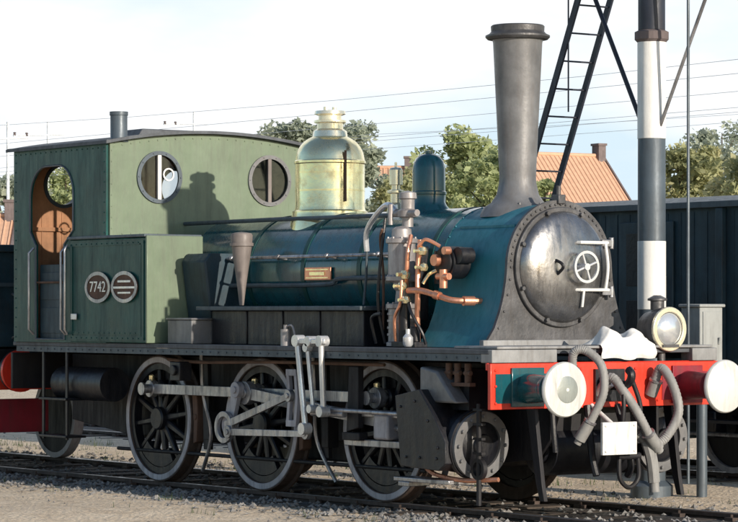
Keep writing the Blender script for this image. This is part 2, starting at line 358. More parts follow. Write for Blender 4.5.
def stones():
    b = MB()
    for i in range(9000):
        x = random.uniform(-16, 9); q = random.random()
        if q < .5: y = random.gauss(-1.3, .38)
        elif q < .7: y = random.uniform(-1.2, 1.4)
        elif q < .85: y = random.gauss(1.5, .5)
        else: y = random.uniform(-5, 9)
        if min(abs(abs(y) - .75), abs(abs(y - 5.6) - .75)) < .08: continue
        r = random.uniform(.012, .038)
        if abs(y) > 2.2 and abs(y - 5.6) > 1.8: r *= .6
        o = Vector((x, y, GZ + r * .3)); rot = Matrix.Rotation(random.uniform(0, 6), 3, 'Z')
        pts = []
        for d in ((1, 0, 0), (-1, 0, 0), (0, 1, 0), (0, -1, 0), (.2, .1, .8), (0, 0, -.6)):
            pts.append(b.v(o + rot @ Vector((d[0] * r * random.uniform(.7, 1.2), d[1] * r * random.uniform(.6, 1.1), d[2] * r * random.uniform(.6, 1.1)))))
        for t in ((0, 2, 4), (2, 1, 4), (1, 3, 4), (3, 0, 4), (2, 0, 5), (1, 2, 5), (3, 1, 5), (0, 3, 5)): b.f([pts[k] for k in t])
    return tag(b.build('ballast_gravel', 'stone', smooth=False), 'loose grey ballast stones scattered along the rails', 'gravel', kind='stuff')
stones()
def weeds():
    b = MB()
    for c in range(220):
        cx = random.uniform(-14, 8); cy = random.choice([random.gauss(-1.9, .5), random.gauss(2.6, .5), random.uniform(1.5, 4)])
        for k in range(random.randint(5, 14)):
            a = random.uniform(0, 6.28); h = random.uniform(.03, .11); p = Vector((cx + random.gauss(0, .05), cy + random.gauss(0, .05), GZ - .01)); d = Vector((math.cos(a), math.sin(a), 0)); n = Vector((-d.y, d.x, 0)) * .004
            b.f([b.v(p - n), b.v(p + n), b.v(p + d * h * .4 + Vector((0, 0, h)))])
    return tag(b.build('weeds', 'grass', smooth=False), 'sparse short weeds growing between the tracks', 'weeds', kind='stuff')
weeds()

# ------------------------------------------------------------------ steam locomotive
LO = empty('steam_locomotive', (0, 0, 0), 'green and blue steam tank engine with tall grey chimney, brass dome and red buffer beam', 'steam locomotive')
WX = (-3.79, -1.95, 0.0); WR = .625

# main frame, footplate
b = MB()
for s in (-1, 1):
    y = s * .58
    b.sheet([(-5.85, .55), (-4.6, .42), (-3.2, .5), (.6, .5), (.9, .35), (1.9, .45), (2.07, .62), (2.07, 1.24), (-5.85, 1.24)], [], 'y', y - .015, y + .015)
for x in (-5.7, -4.7, -2.9, -1.0, .8, 1.85): b.box(x - .02, x + .02, -.56, .56, .55, 1.22)
b.build('main_frame', 'frame', LO, bevel=.006)
b = MB(); b.box(-5.96, 2.06, -1.24, 1.24, 1.33, 1.37)
b.build('footplate', 'roofg', LO, bevel=.006)
for s in (-1, 1):
    b = MB(); b.box(-5.9, 2.06, s * 1.22 - .012, s * 1.22 + .012, 1.27, 1.328)
    x = -5.8
    while x < 2.0: b.bolt((x, s * 1.233, 1.30), (AX['y'][0], AX['y'][1], Vector((0, s, 0))), .009, .007); x += .14
    b.build('valance', 'navyrail', LO)
# ashpan and firebox between frames
b = MB(); b.box(-4.9, -3.1, -.52, .52, .40, 1.3); b.box(-1.88, .5, -.5, .5, .30, 1.3); b.sheet([(-3.1, .42), (-2.1, .42), (-1.9, .8), (-1.9, 1.4), (-3.2, 1.4), (-3.2, .8)], [], 'y', -.5, .5)
b.build('ashpan', 'frame', LO, bevel=.02)
MB().rod((-5.3, -1.0, .95), (-4.3, -1.0, .95), .17, seg=24).build('air_reservoir', 'black', LO)

# boiler
BZ, BR = 2.05, .555
b = MB(); b.lathe([(BR, -3.6), (BR, .52)], (0, 0, BZ), 'x', 64)
boiler = b.build('boiler', 'teal', LO)
for x in (-2.55, -1.62, -.72, .35):
    MB().ring(BR, BR + .007, x - .03, x + .03, (0, 0, BZ), 'x', 64).build('boiler_band', 'shadegreen', boiler)
b = MB(); b.tube([(-2.9, -.64, 2.19), (.2, -.64, 2.19)], .016, smooth=False)
for x in (-2.7, -1.9, -1.1, -.3): b.rod((x, -.54, 2.17), (x, -.64, 2.19), .011); b.lathe([(0, -.028), (.02, -.02), (.028, 0), (.02, .02), (0, .028)], (x, -.64, 2.19), 'x', 10)
b.build('handrail', 'steel', boiler)
b = MB(); b.tube([(-4.0, -.36, 2.56), (-2.4, -.37, 2.56), (-.2, -.37, 2.55)], .02, smooth=False); b.build('steam_pipe', 'navyrail', boiler)
b = MB(); b.tube([(-2.9, -.60, 1.93), (-1.2, -.60, 1.93), (-.9, -.62, 1.98), (.15, -.62, 1.98)], .022); b.build('feed_pipe', 'navyrail', boiler)
b = MB(); b.box(-1.55, -1.13, -.585, -.565, 1.97, 2.09); npl = b.build('name_plate', 'copper', boiler, bevel=.006)
b = MB(); b.box(-1.52, -1.16, -.590, -.586, 2.063, 2.072); b.box(-1.52, -1.16, -.590, -.586, 1.988, 1.997); b.box(-1.46, -1.22, -.591, -.586, 2.015, 2.045); b.build('relief', 'brass', npl)

# running board with splasher boxes on the near and far side
for s in (-1, 1):
    ya, yb = (-1.02, -.5) if s < 0 else (.5, 1.02)
    b = MB(); b.box(-2.75, -.05, ya, yb, 1.69, 1.73); rb = b.build('side_shelf', 'navyrail', LO, bevel=.008)
    b = MB(); b.box(-2.6, -.12, min(s * .93, s * .48), max(s * .93, s * .48), 1.372, 1.688)
    for x in (-2.0, -1.4, -.8): b.box(x - .015, x + .015, min(s * .942, s * .93), max(s * .942, s * .93), 1.375, 1.685)
    b.build('splasher', 'black', rb, bevel=.01)
# small fittings on the footplate
b = MB(); b.box(-3.05, -2.62, -1.15, -.9, 1.372, 1.6); b.box(-3.07, -2.6, -1.165, -.885, 1.6, 1.62); b.build('tool_box', 'chim', LO, bevel=.01)
b = MB(); b.rod((-1.15, -1.06, 1.37), (-1.15, -1.06, 1.52), .05, seg=14); b.rod((-1.15, -1.06, 1.52), (-1.15, -1.06, 1.56), .025, seg=10); b.tube([(-1.15, -1.06, 1.54), (-1.05, -1.06, 1.55), (-1.0, -1.06, 1.44), (-1.0, -1.06, 1.37)], .01); b.build('lubricator', 'pump', LO)
b = MB(); b.lathe([(.022, 1.74), (.04, 1.9), (.10, 2.32), (.105, 2.40), (.095, 2.42), (.05, 2.43), (0, 2.435)], (-2.3, -.79, 0), 'z', 24); b.ring(.098, .113, 2.3, 2.33, (-2.3, -.79, 0), 'z', 24); b.build('lit_patch_cone', 'sand', LO)  # made-up cone standing in for a sunlit patch ahead of the tank

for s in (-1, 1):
    b = MB(); b.sheet([(s * .45, 1.45), (s * .80, 1.45), (s * .90, 2.16), (s * .84, 2.24), (s * .45, 2.24)], [], 'x', -3.2, -2.78); b.build('tank_shadow_block', 'navy', LO, bevel=.015)  # dark block added to stand for the cast shadow across the tank front
# smokebox: rounded top, flaring to the footplate
def sb_half(grow=0):
    r = .545 + grow
    pts = [(r * math.cos(R(a)), 2.055 + r * math.sin(R(a))) for a in range(90, -1, -6)]
    pts += [(.555 + grow, 1.95), (.58 + grow, 1.82), (.62 + grow, 1.68), (.68 + grow, 1.54), (.76 + grow, 1.43), (.80 + grow, 1.375)]
    return pts
def sb_outline(grow=0):
    h = sb_half(grow); return h + [(-y, z) for y, z in reversed(h[1:])]
b = MB(); b.sheet(sb_outline(), [], 'x', .50, 1.44)
for x in (.53, 1.405):
    for s in (-1, 1):
        for i, (y, z) in enumerate(sb_half()[::2]): b.bolt((x, s * (y - .002), z), (Vector((1, 0, 0)), Vector((0, 0, 1)), Vector((0, s, 0))) if i > 6 else 'z', .011, .009)
b.sheet([(.62, 2.40), (1.38, 2.40), (1.38, 2.42), (.62, 2.42)], [], 'y', -.425, -.40)
smk = b.build('smokebox', 'tealside', LO, ang=30)
b = MB(); b.sheet(sb_outline(.035), [circ(0, 2.06, .44, 48)], 'x', 1.44, 1.475)
for s in (-1, 1):
    h = sb_half(.005)
    for i in range(0, len(h) - 1):
        y, z = h[i]; b.bolt((1.475, s * y * .985, z - .01 if i < 5 else z), 'x', .012, .012)
b.build('front_plate', 'sbfront', smk, bevel=.008, ang=30)
MB().ring(.47, .515, 1.475, 1.51, (0, 2.06 * 0, 2.06), 'x', 56).build('door_ring', 'sbfront', smk, bevel=.008)
b = MB(); prof = [(.475, 1.476), (.475, 1.515)] + [(.47 * math.cos(R(a)), 1.515 + .115 * math.sin(R(a))) for a in range(8, 91, 6)]
b.lathe(prof[:-1] + [(0, 1.63)], (0, 0, 2.06), 'x', 64)
door = b.build('smokebox_door', 'sbdoor', LO, ang=50)
b = MB(); b.ring(.115, .138, 1.70, 1.722, (0, .09, 2.06), 'x', 28)
for k in range(4):
    a = R(20 + 90 * k); b.rod((1.71, .09, 2.06), (1.71, .09 + .12 * math.cos(a), 2.06 + .12 * math.sin(a)), .011)
b.rod((1.60, .09, 2.06), (1.73, .09, 2.06), .03, seg=14); b.build('hand_wheel', 'bright', door)
b = MB()
b.tube([(1.56, .06, 2.27), (1.645, .08, 2.27), (1.65, .38, 2.27), (1.55, .40, 2.27)], .014, smooth=False)
b.tube([(1.645, .36, 2.265), (1.66, .375, 2.06), (1.645, .36, 1.86)], .013)
b.tube([(1.6, .05, 1.865), (1.645, .08, 1.865), (1.65, .39, 1.865), (1.55, .41, 1.865)], .014, smooth=False)
b.rod((1.645, .12, 1.87), (1.62, .12, 1.72), .012)
b.build('door_rail', 'white', door)
b = MB(); b.tube([(1.60, -.17, 2.12), (1.68, -.16, 2.09), (1.69, -.15, 2.05), (1.62, -.15, 2.0)], .014); b.build('door_handle', 'black', door)
for z in (2.27, 1.85): b = MB(); b.box(1.49, 1.56, .40, .53, z - .03, z + .03); b.rod((1.54, .515, z - .05), (1.54, .515, z + .05), .022); b.build('door_hinge', 'steel', door, bevel=.005)
for k in range(8):
    a = R(22 + 45 * k); y, z = .49 * math.cos(a), 2.06 + .49 * math.sin(a); MB().rod((1.5, y, z), (1.545, y, z), .018, seg=8).build('door_clamp', 'sbfront', smk)
b = MB(); b.box(1.40, 1.5, -.04, .04, 2.60, 2.68); b.rod((1.45, 0, 2.66), (1.45, 0, 2.76), .02); b.build('lamp_iron', 'sbfront', smk, bevel=.008)
# chimney
b = MB()
b.lathe([(.34, 2.50), (.30, 2.585), (.235, 2.625), (.185, 2.70), (.163, 2.80), (.160, 2.86), (.215, 4.02), (.222, 4.05), (.185, 4.05), (.15, 2.9), (0, 2.9)], (.89, 0, 0), 'z', 48, cap=False)
for k in range(8):
    a = R(45 * k + 10); b.bolt((.89 + .26 * math.cos(a), .26 * math.sin(a), 2.60 if abs(math.sin(a)) < .75 else 2.585), 'z', .014, .02)
ch = b.build('chimney', 'chim', LO, ang=60)
MB().lathe([(.185, 4.05), (.225, 4.045), (.265, 4.052), (.282, 4.07), (.282, 4.085), (.25, 4.10), (.232, 4.12), (.235, 4.165), (.225, 4.175), (.185, 4.175), (.185, 4.05)], (.89, 0, 0), 'z', 48, cap=False).build('chimney_cap', 'sbfront', ch, ang=30)
# sand dome
b = MB(); b.lathe([(.24, 2.50), (.20, 2.60), (.165, 2.64), (.15, 2.67), (.152, 2.74), (.16, 2.745), (.16, 2.765), (.150, 2.775), (.148, 2.98), (.135, 3.04), (.105, 3.085), (.06, 3.11), (.035, 3.115), (.035, 3.14), (.0, 3.145)], (-.40, 0, 0), 'z', 40)
b.build('sand_dome', 'teal', LO, ang=30)
# steam dome
b = MB(); b.lathe([(.39, 2.40), (.375, 2.56), (.362, 2.60), (.362, 2.63), (.338, 2.645), (.332, 2.68), (.332, 3.08), (.342, 3.09), (.342, 3.11), (.332, 3.12)] + [(.328 * math.cos(R(a)) ** .8, 3.12 + .25 * math.sin(R(a))) for a in range(8, 76, 8)] + [(.11, 3.37)], (-1.97, 0, 0), 'z', 56)
for z in (2.83, 3.0): b.ring(.326, .334, z - .008, z + .008, (-1.97, 0, 0), 'z', 56)
sd = b.build('steam_dome', 'brass', LO, ang=25)
b = MB(); b.lathe([(.17, 3.33), (.16, 3.40), (.125, 3.42), (.125, 3.47), (.155, 3.48), (.155, 3.50), (.11, 3.51), (.11, 3.545), (.15, 3.56), (.145, 3.59), (.06, 3.60), (0, 3.605)], (-1.97, 0, 0), 'z', 28)
for y in (-.05, .05): b.rod((-1.97, y, 3.59), (-1.97, y, 3.63), .022)
b.build('safety_valve', 'brasstop', sd, ang=30)
b = MB(); b.rod((-1.63, -.06, 2.72), (-1.63, -.06, 3.2), .012); b.build('valve_rod', 'rust', sd)
# whistle and turret ahead of the steam dome
b = MB(); b.lathe([(.09, 2.57), (.07, 2.66), (.05, 2.68), (.05, 2.76), (.085, 2.77), (.085, 2.79), (.04, 2.8), (.04, 2.84), (.062, 2.845), (.062, 2.98), (.05, 3.0), (.012, 3.01), (.012, 3.05), (0, 3.055)], (-.80, -.08, 0), 'z', 22); b.build('whistle', 'brasstop', LO, ang=30)

# cab -----------------------------------------------------------
RZ = lambda y: 3.47 - .125 * (y / 1.25) ** 2
def side_hole():
    lo = [(-5.43, 1.40), (-4.84, 1.40), (-4.84, 2.36), (-4.66, 2.50), (-4.66, 2.86)]
    return lo + arc(-4.96, 2.86, .30, 0, 90, 8)[1:] + [(-5.22, 3.16)] + arc(-5.22, 2.83, .33, 90, 180, 8)[1:] + [(-5.55, 2.50), (-5.43, 2.36)]
cab = None
cab = MB().box(-5.9, -4.03, -1.2, 1.2, 1.372, 1.398).build('cab', 'wood', LO)
for s in (-1, 1):
    b = MB(); b.sheet([(-5.9, 1.37), (-4.02, 1.37), (-4.02, RZ(1.25) - .004), (-5.9, RZ(1.25) - .004)], [side_hole()] if s < 0 else [], 'y', s * 1.25 - .0125, s * 1.25 + .0125)
    AY = (AX['y'][0], AX['y'][1], Vector((0, s, 0)))
    for k in range(18):
        x = -5.86 + 1.79 * k / 17; b.bolt((x, s * 1.2625, 3.30), AY, .008, .006)
    for k in range(9): b.bolt((-4.06, s * 1.2625, 2.46 + .1 * k), AY, .008, .006)
    for k in range(19): b.bolt((-5.86, s * 1.2625, 1.42 + .1 * k), AY, .008, .006)
    b.build('cab_side', 'shadegreen', cab, ang=25)
top = [(y, RZ(y) - .004) for y in [1.235 - 2.47 * i / 20 for i in range(21)]]
b = MB(); b.sheet([(-1.235, 2.40), (1.235, 2.40)] + top, [circ(-.66, 3.02, .235), circ(.66, 3.02, .235)], 'x', -4.03, -4.005)
for s in (-1, 1): b.box(-4.004, -3.99, min(s * 1.235, s * 1.2), max(s * 1.235, s * 1.2), 2.43, RZ(1.2) - .01)
for k in range(24):
    y = -1.19 + 2.38 * k / 23
    b.bolt((-4.005, y, RZ(y) - .045), 'x', .009, .007)
    if abs(y) > .55: b.bolt((-4.005, y, 2.45), 'x', .009, .007)
for k in range(8):
    for s in (-1, 1): b.bolt((-3.99, s * 1.217, 2.5 + .11 * k), 'x', .008, .006)
b.build('cab_front', 'green', cab, ang=25)
b = MB(); b.sheet([(-1.235, 1.372), (1.235, 1.372)] + top, [circ(-.7, 3.0, .22), circ(.7, 3.0, .22)], 'x', -5.91, -5.89); b.build('cab_back', 'shadegreen', cab)
b = MB(); b.sheet([(-1.23, 1.38), (1.23, 1.38)] + [(y * .99, z - .03) for y, z in top], [circ(-.7, 3.0, .22), circ(.7, 3.0, .22)], 'x', -5.888, -5.86)
for k in range(11): b.box(-5.859, -5.853, -1.2 + .24 * k, -1.19 + .24 * k, 1.4, 2.72)
b.box(-5.859, -5.83, -1.2, 1.2, 2.52, 2.56)
b.build('cab_lining', 'wood', cab)
b = MB(); ys = [1.31 - 2.62 * i / 28 for i in range(29)]
b.sheet([(y, RZ(y) + .03) for y in ys] + [(y, RZ(y)) for y in reversed(ys)], [], 'x', -5.99, -3.93)
for s in (-1, 1): b.rod((-5.98, s * 1.29, RZ(1.31) + .028), (-3.94, s * 1.29, RZ(1.31) + .028), .012)
rf = b.build('cab_roof', 'roofg', LO, ang=40)
b = MB(); b.sheet([(-.45, RZ(.45) + .025), (.45, RZ(.45) + .025), (.4, 3.555), (-.4, 3.555)], [], 'x', -5.3, -4.75); b.build('roof_ventilator', 'roofg', rf, bevel=.01)
b = MB(); b.lathe([(.1, 3.36), (.085, 3.40), (.085, 3.62), (.092, 3.625), (.092, 3.66), (.07, 3.66), (.07, 3.45), (0, 3.45)], (-4.08, -1.08, 0), 'z', 28, cap=False); b.build('stove_pipe', 'mastgrey', rf, ang=30)
for s in (-1, 1):
    b = MB(); b.ring(.222, .262, -4.003, -3.985, (0, s * .66, 3.02), 'x', 40)
    for k in range(10):
        a = R(36 * k); b.bolt((-3.985, s * .66 + .243 * math.cos(a), 3.02 + .243 * math.sin(a)), 'x', .009, .008)
    wf = b.build('front_window', 'mastgrey' if s < 0 else 'chim', cab)
    MB().lathe([(.234, -4.02), (.234, -4.016)], (0, s * .66, 3.02), 'x', 40).build('pane', 'glass', wf)
    b = MB(); b.box(-4.014, -3.99, s * .66 - .02, s * .66 + .02, 2.795, 3.245)
    if s < 0: b.ring(.05, .066, -4.012, -3.998, (0, s * .66 + .11, 3.05), 'x', 16)
    b.build('window_bar', 'white' if s < 0 else 'sand', wf)
    MB().ring(.2, .235, -5.93, -5.84, (0, s * .7, 3.0), 'x', 36).build('rear_window', 'mastgrey', cab)
b = MB(); b.lathe([(0, -4.45), (.5, -4.44), (.55, -4.4), (.55, -4.04)], (0, 0, 2.05), 'x', 32); b.rod((-4.5, -.3, 2.3), (-4.44, -.3, 2.3), .08, seg=16); b.rod((-4.5, .25, 2.45), (-4.44, .25, 2.45), .1, seg=16); b.box(-4.5, -4.44, -.2, .2, 1.75, 2.0); b.build('backhead', 'black', LO)
for x in (-5.46, -4.80): MB().tube([(x, -1.275, 1.45), (x, -1.33, 1.5), (x, -1.33, 2.28), (x, -1.275, 2.33)], .013, smooth=False).build('cab_handrail', 'steel', LO)
b = MB(); b.tube([(-5.44, -1.25, 1.98), (-4.83, -1.25, 1.98)], .012, smooth=False); b.build('door_chain', 'rust', cab)
b = MB(); b.box(-5.43, -4.84, -1.215, -1.19, 1.40, 2.16); b.box(-5.40, -4.87, -1.222, -1.215, 1.46, 1.72); b.box(-5.40, -4.87, -1.222, -1.215, 1.80, 2.08); b.build('cab_door', 'navy', cab, bevel=.006)
# window surround beading
h = side_hole(); b = MB(); hh = h + [h[0]]
b.tube([(x, -1.266, z) for x, z in hh], .011, seg=6, smooth=False); b.build('opening_beading', 'mastgrey', cab)
# side tanks
for s in (-1, 1):
    ya, yb = (-1.285, -.64) if s < 0 else (.64, 1.285)
    b = MB(); b.box(-4.72, -3.24, ya + .014, yb, 1.375, 2.40) if s < 0 else b.box(-4.72, -3.24, ya, yb - .014, 1.375, 2.40)
    tank = b.build('side_tank', 'shadegreen', LO, bevel=.012)
    b = MB(); b.box(-3.238, -3.21, ya, yb - .004 * (s < 0), 1.375, 2.415); b.build('tank_front', 'green', tank, bevel=.008)
    b = MB(); yo = ya if s < 0 else yb
    b.box(-4.74, -3.239, min(ya, yb) - .012, max(ya, yb), 2.402, 2.43); b.build('tank_top', 'mastgrey', tank, bevel=.006)
    b = MB(); o_ = [(-4.70, 1.40), (-3.28, 1.40), (-3.28, 2.37), (-4.70, 2.37)]; i_ = [(-4.66, 1.44), (-3.32, 1.44), (-3.32, 2.33), (-4.66, 2.33)]
    y0 = yo + (.006 if s < 0 else -.014); b.sheet(o_, [i_], 'y', y0, y0 + .008)
    x = -4.68
    while x < -3.27:
        for z in (1.42, 2.35): b.bolt((x, y0 if s < 0 else y0 + .008, z), (AX['y'][0], AX['y'][1], Vector((0, s, 0))), .008, .006)
        x += .1
    b.build('tank_beading', 'shadegreen', tank)
    if s < 0:
        for cx, kind in ((-4.13, 0), (-3.62, 1)):
            o = MB().sheet(ell(cx, 1.92, .235, .145), [], 'y', -1.29, -1.275).build('number_plate' if kind == 0 else 'maker_plate', 'rust', tank)
            MB().sheet(ell(cx, 1.92, .245, .155), [ell(cx, 1.92, .205, .12)], 'y', -1.299, -1.291).build('plate_rim', 'steel', o)
            mw = Matrix.Translation((cx, -1.293, 1.92)) @ Matrix.Rotation(R(90), 4, 'X')
            if kind == 0: text_mesh('digits', '7742', .15, 'bright', o, mw, .004, 1.05)
            else:
                b = MB(); b.box(cx - .2, cx + .2, -1.298, -1.291, 1.905, 1.925); b.box(cx - .12, cx + .12, -1.298, -1.291, 1.965, 1.985); b.box(cx - .12, cx + .12, -1.298, -1.291, 1.855, 1.872); b.build('relief', 'bright', o)
        b = MB()
        for x in [-4.64 + .1 * k for k in range(14)]: b.bolt((x, -1.273, 1.47), (AX['y'][0], AX['y'][1], Vector((0, -1, 0))), .009, .007)
        b.box(-4.66, -3.30, -1.276, -1.268, 1.455, 1.485); b.box(-3.36, -3.33, -1.279, -1.268, 1.44, 2.34); b.build('tank_seam', 'shadegreen', tank)
        b = MB(); b.box(-4.66, -4.55, -1.30, -1.285, 1.60, 1.66); b.build('lamp_bracket', 'bright', tank, bevel=.005)
        b = MB()
        for z0, z1, dx in ((2.42, 2.02, 0),): b.tube([(-4.72, -1.30, 1.45), (-4.72, -1.33, 1.5), (-4.72, -1.33, 2.3), (-4.72, -1.30, 2.35)], .012, smooth=False)
        b.build('tank_handrail', 'steel', tank)

# wheels -------------------------------------------------------
def wheel_set(x, s, cw_ang, idx):
    y = s * .74; out = s
    axs = (Vector((1, 0, 0)), Vector((0, 0, 1)), Vector((0, s, 0)))
    o = Vector((x, y, WR))
    b = MB()
    b.lathe([(.06, .0), (.115, .0), (.115, .075), (.10, .09), (.0, .09)], o, axs, 28)
    b.ring(.485, .545, -.045, .045, o, axs, 56)
    n = 12
    for k in range(n):
        a = 2 * PI * k / n + .13
        d = Vector((math.cos(a), 0, math.sin(a))); t = Vector((-d.z, 0, d.x)); Y = Vector((0, s, 0))
        vs = []
        for r, wd, th in ((.09, .034, .035), (.49, .023, .022)):
            vs.append([b.v(o + d * r + t * wd * p + Y * th * q) for p, q in ((-1, -.6), (-.6, -1), (.6, -1), (1, -.6), (1, .6), (.6, 1), (-.6, 1), (-1, .6))])
        for i in range(8): b.f([vs[0][i], vs[0][(i + 1) % 8], vs[1][(i + 1) % 8], vs[1][i]])
    # crank boss
    ca = R(82); c = o + Vector((math.cos(ca), 0, math.sin(ca))) * .3
    b.lathe([(.085, -.03), (.085, .06), (.07, .075), (0, .075)], c, axs, 20)
    wh = b.build('wheel', 'black', LO, ang=40)
    b = MB(); b.lathe([(.545, -.07), (.655, -.07), (.658, -.05), (.632, -.035), (.625, .045), (.622, .06), (.612, .063), (.548, .063), (.545, .055), (.545, -.07)], o, axs, 72, cap=False); b.build('tyre', 'railside', wh, ang=35)
    b = MB(); b.lathe([(.553, .0635), (.556, .068), (.605, .068), (.610, .0635)], o, axs, 72, cap=False); b.build('tyre_face', 'tyre', wh, ang=35)
    b = MB(); a0, a1 = R(cw_ang - 38), R(cw_ang + 38)
    b.sheet([(x + .478 * math.cos(a0 + (a1 - a0) * i / 16), WR + .478 * math.sin(a0 + (a1 - a0) * i / 16)) for i in range(17)] + [(x + .33 * math.cos(a1 - (a1 - a0) * i / 8), WR + .33 * math.sin(a1 - (a1 - a0) * i / 8)) for i in range(9)], [], 'y', y - .042, y + .042)
    b.build('counterweight', 'black', wh, bevel=.008)
    b = MB(); pc = c + Vector((0, s * .05, 0)); b.rod(pc, pc + Vector((0, s * .22, 0)), .045, seg=16); b.rod(pc + Vector((0, s * .21, 0)), pc + Vector((0, s * .235, 0)), .062, seg=16); b.build('crank_pin', 'steel', wh)
for x in WX:
    for s in (-1, 1): wheel_set(x, s, 262, x)
    MB().rod((x, -.72, WR), (x, .72, WR), .075, seg=18).build('axle', 'frame', LO)
def barlink(b, p, q, y, h0, h1, th, e0, e1):
    """fluted rod with eyes at both ends, in the plane y"""
    p, q = Vector((p[0], 0, p[1])), Vector((q[0], 0, q[1])); d = (q - p).normalized(); n = Vector((-d.z, 0, d.x))
    pts = [p + n * h0, q + n * h1, q - n * h1, p - n * h0]
    b.sheet([(v.x, v.z) for v in pts], [], 'y', y - th / 2, y + th / 2)
    for c, e in ((p, e0), (q, e1)):
        if e: b.lathe([(e, -th * .75), (e, th * .75)], (c.x, y, c.z), 'y', 24); b.lathe([(e * .45, -th * 1.1), (e * .45, th * 1.1)], (c.x, y, c.z), 'y', 14)
ca = R(82); PX, PZ = .3 * math.cos(ca), WR + .3 * math.sin(ca)
for s in (-1, 1):
    b = MB(); barlink(b, (WX[0] + PX, PZ), (WX[1] + PX, PZ), s * .90, .048, .048, .045, .085, .095); b.build('coupling_rod', 'steel', LO, bevel=.004)
    b = MB(); barlink(b, (WX[1] + PX + .1, PZ), (WX[2] + PX, PZ), s * .90, .048, .048, .045, 0, .095); b.build('coupling_rod', 'steel', LO, bevel=.004)
    # connecting rod to the crosshead, return crank, eccentric gear
    b = MB(); barlink(b, (WX[1] + PX, PZ), (.36, .70), s * .985, .055, .042, .05, .11, .07); b.build('connecting_rod', 'steel', LO, bevel=.004)
    b = MB(); barlink(b, (WX[1] + PX - .05, PZ + .03), (WX[1] - .13, .62), s * 1.06, .055, .05, .045, .075, .10); b.build('return_crank', 'tyre', LO, bevel=.004)
    b = MB(); barlink(b, (WX[1] - .13, .62), (-1.02, .92), s * 1.11, .036, .03, .035, .0, .055); b.ring(.10, .15, s * 1.11 - .02, s * 1.11 + .02, (WX[1] - .15, 0, .60), 'y', 24); b.build('eccentric_rod', 'steel', LO, bevel=.003)
    b = MB(); barlink(b, (WX[1] - .05, .56), (-.72, .585), s * 1.13, .032, .028, .03, .06, .05); b.build('radius_rod', 'steel', LO, bevel=.003)
# expansion link, hanging levers (bright), weigh shaft
for s in (-1, 1):
    b = MB()
    for dx in (-.06, .06): b.sheet([(-1.0 + dx - .02, 1.14), (-1.0 + dx + .02, 1.14), (-.97 + dx + .02, .9), (-1.0 + dx + .02, .66), (-1.0 + dx - .02, .66), (-.97 + dx - .02, .9)], [], 'y', s * 1.09 - .02, s * 1.09 + .02)
    for z in (1.13, .67): b.box(-1.08, -.92, s * 1.09 - .022, s * 1.09 + .022, z - .03, z + .03)
    b.build('expansion_link', 'tyre', LO, bevel=.004)
for px0, px1, z0, z1, r in ((-.66, -.56, 1.42, .64, .028), (-.50, -.44, 1.36, .82, .02), (-.29, -.28, 1.42, .80, .026)):
    b = MB(); b.rod((px0, -1.27, z0), (px1, -1.25, z1), r, seg=10)
    for p, z in ((px0, z0), (px1, z1)): b.rod((p, -1.30, z), (p, -1.21, z), r * 1.9, seg=14)
    b.build('lever', 'bright', LO)
b = MB(); b.box(-.72, -.22, -1.29, -1.25, 1.395, 1.44); b.rod((-.47, -1.3, 1.415), (-.47, -1.1, 1.415), .05, seg=14); b.build('lever_bracket', 'bright', LO, bevel=.006)
b = MB(); b.rod((-.55, -1.18, .82), (.9, -1.12, .80), .02); b.rod((-.6, -1.15, .78), (-.1, -1.15, .78), .03); b.build('valve_rod', 'steel', LO)
# brake gear low between wheels
b = MB()
for x in (-2.95, -.95): b.sheet([(x - .05, 1.2), (x + .05, 1.2), (x + .09, .35), (x - .02, .35)], [], 'y', -.79, -.75); b.box(x + .02, x + .12, -.82, -.70, .45, .72)
b.rod((-4.6, -.78, .3), (.6, -.78, .3), .018)
b.build('brake_gear', 'frame', LO, bevel=.005)
# cylinders with slide bars
CI = R(5)
for s in (-1, 1):
    d = Vector((math.cos(CI), 0, -math.sin(CI) * -1)); d = Vector((math.cos(CI), 0, -math.sin(CI) * .0)).normalized()
    o = Vector((.95, s * 1.0, .63)); U = Vector((0, 1, 0)); W = Vector((math.cos(CI), 0, -math.sin(CI))); V = W.cross(U) * -1
    b = MB(); b.lathe([(.0, 0), (.27, 0), (.30, .01), (.30, .05), (.265, .06), (.265, .62), (.30, .63), (.30, .68), (.0, .68)], o, (U, V, W), 40)
    b.box(.98, 1.62, min(s * .58, s * 1.1), max(s * .58, s * 1.1), .86, 1.2)
    cy = b.build('cylinder', 'black', LO, ang=35)
    b = MB(); b.ring(.20, .285, .681, .715, o, (U, V, W), 40); MB().lathe([(.205, .683), (.19, .70), (.10, .725), (.09, .75), (0, .755)], o, (U, V, W), 32).build('cover_disc', 'black', cy, ang=35)
    for k in range(12):
        a = 2 * PI * k / 12; b.lathe([(.016, .715), (.014, .74), (0, .742)], o + (U * math.cos(a) + V * math.sin(a)) * .245, (U, V, W), 7)
    b.build('cylinder_cover', 'chim', cy, ang=35)
    b = MB(); b.lathe([(.0, -.12), (.09, -.12), (.10, 0)], o, (U, V, W), 20); b.rod(o - W * .1, o - W * .62, .03, seg=12); b.build('piston_rod', 'steel', cy)
    b = MB()
    for dz in (.13, -.13): b.box(-.25, .93, s * 1.0 - .05, s * 1.0 + .05, .66 + dz - .03, .66 + dz + .03)
    b.build('slide_bar', 'steel', LO, bevel=.006)
    b = MB(); b.box(.24, .46, s * 1.0 - .09, s * 1.0 + .09, .57, .79); b.build('crosshead', 'tyre', LO, bevel=.02)
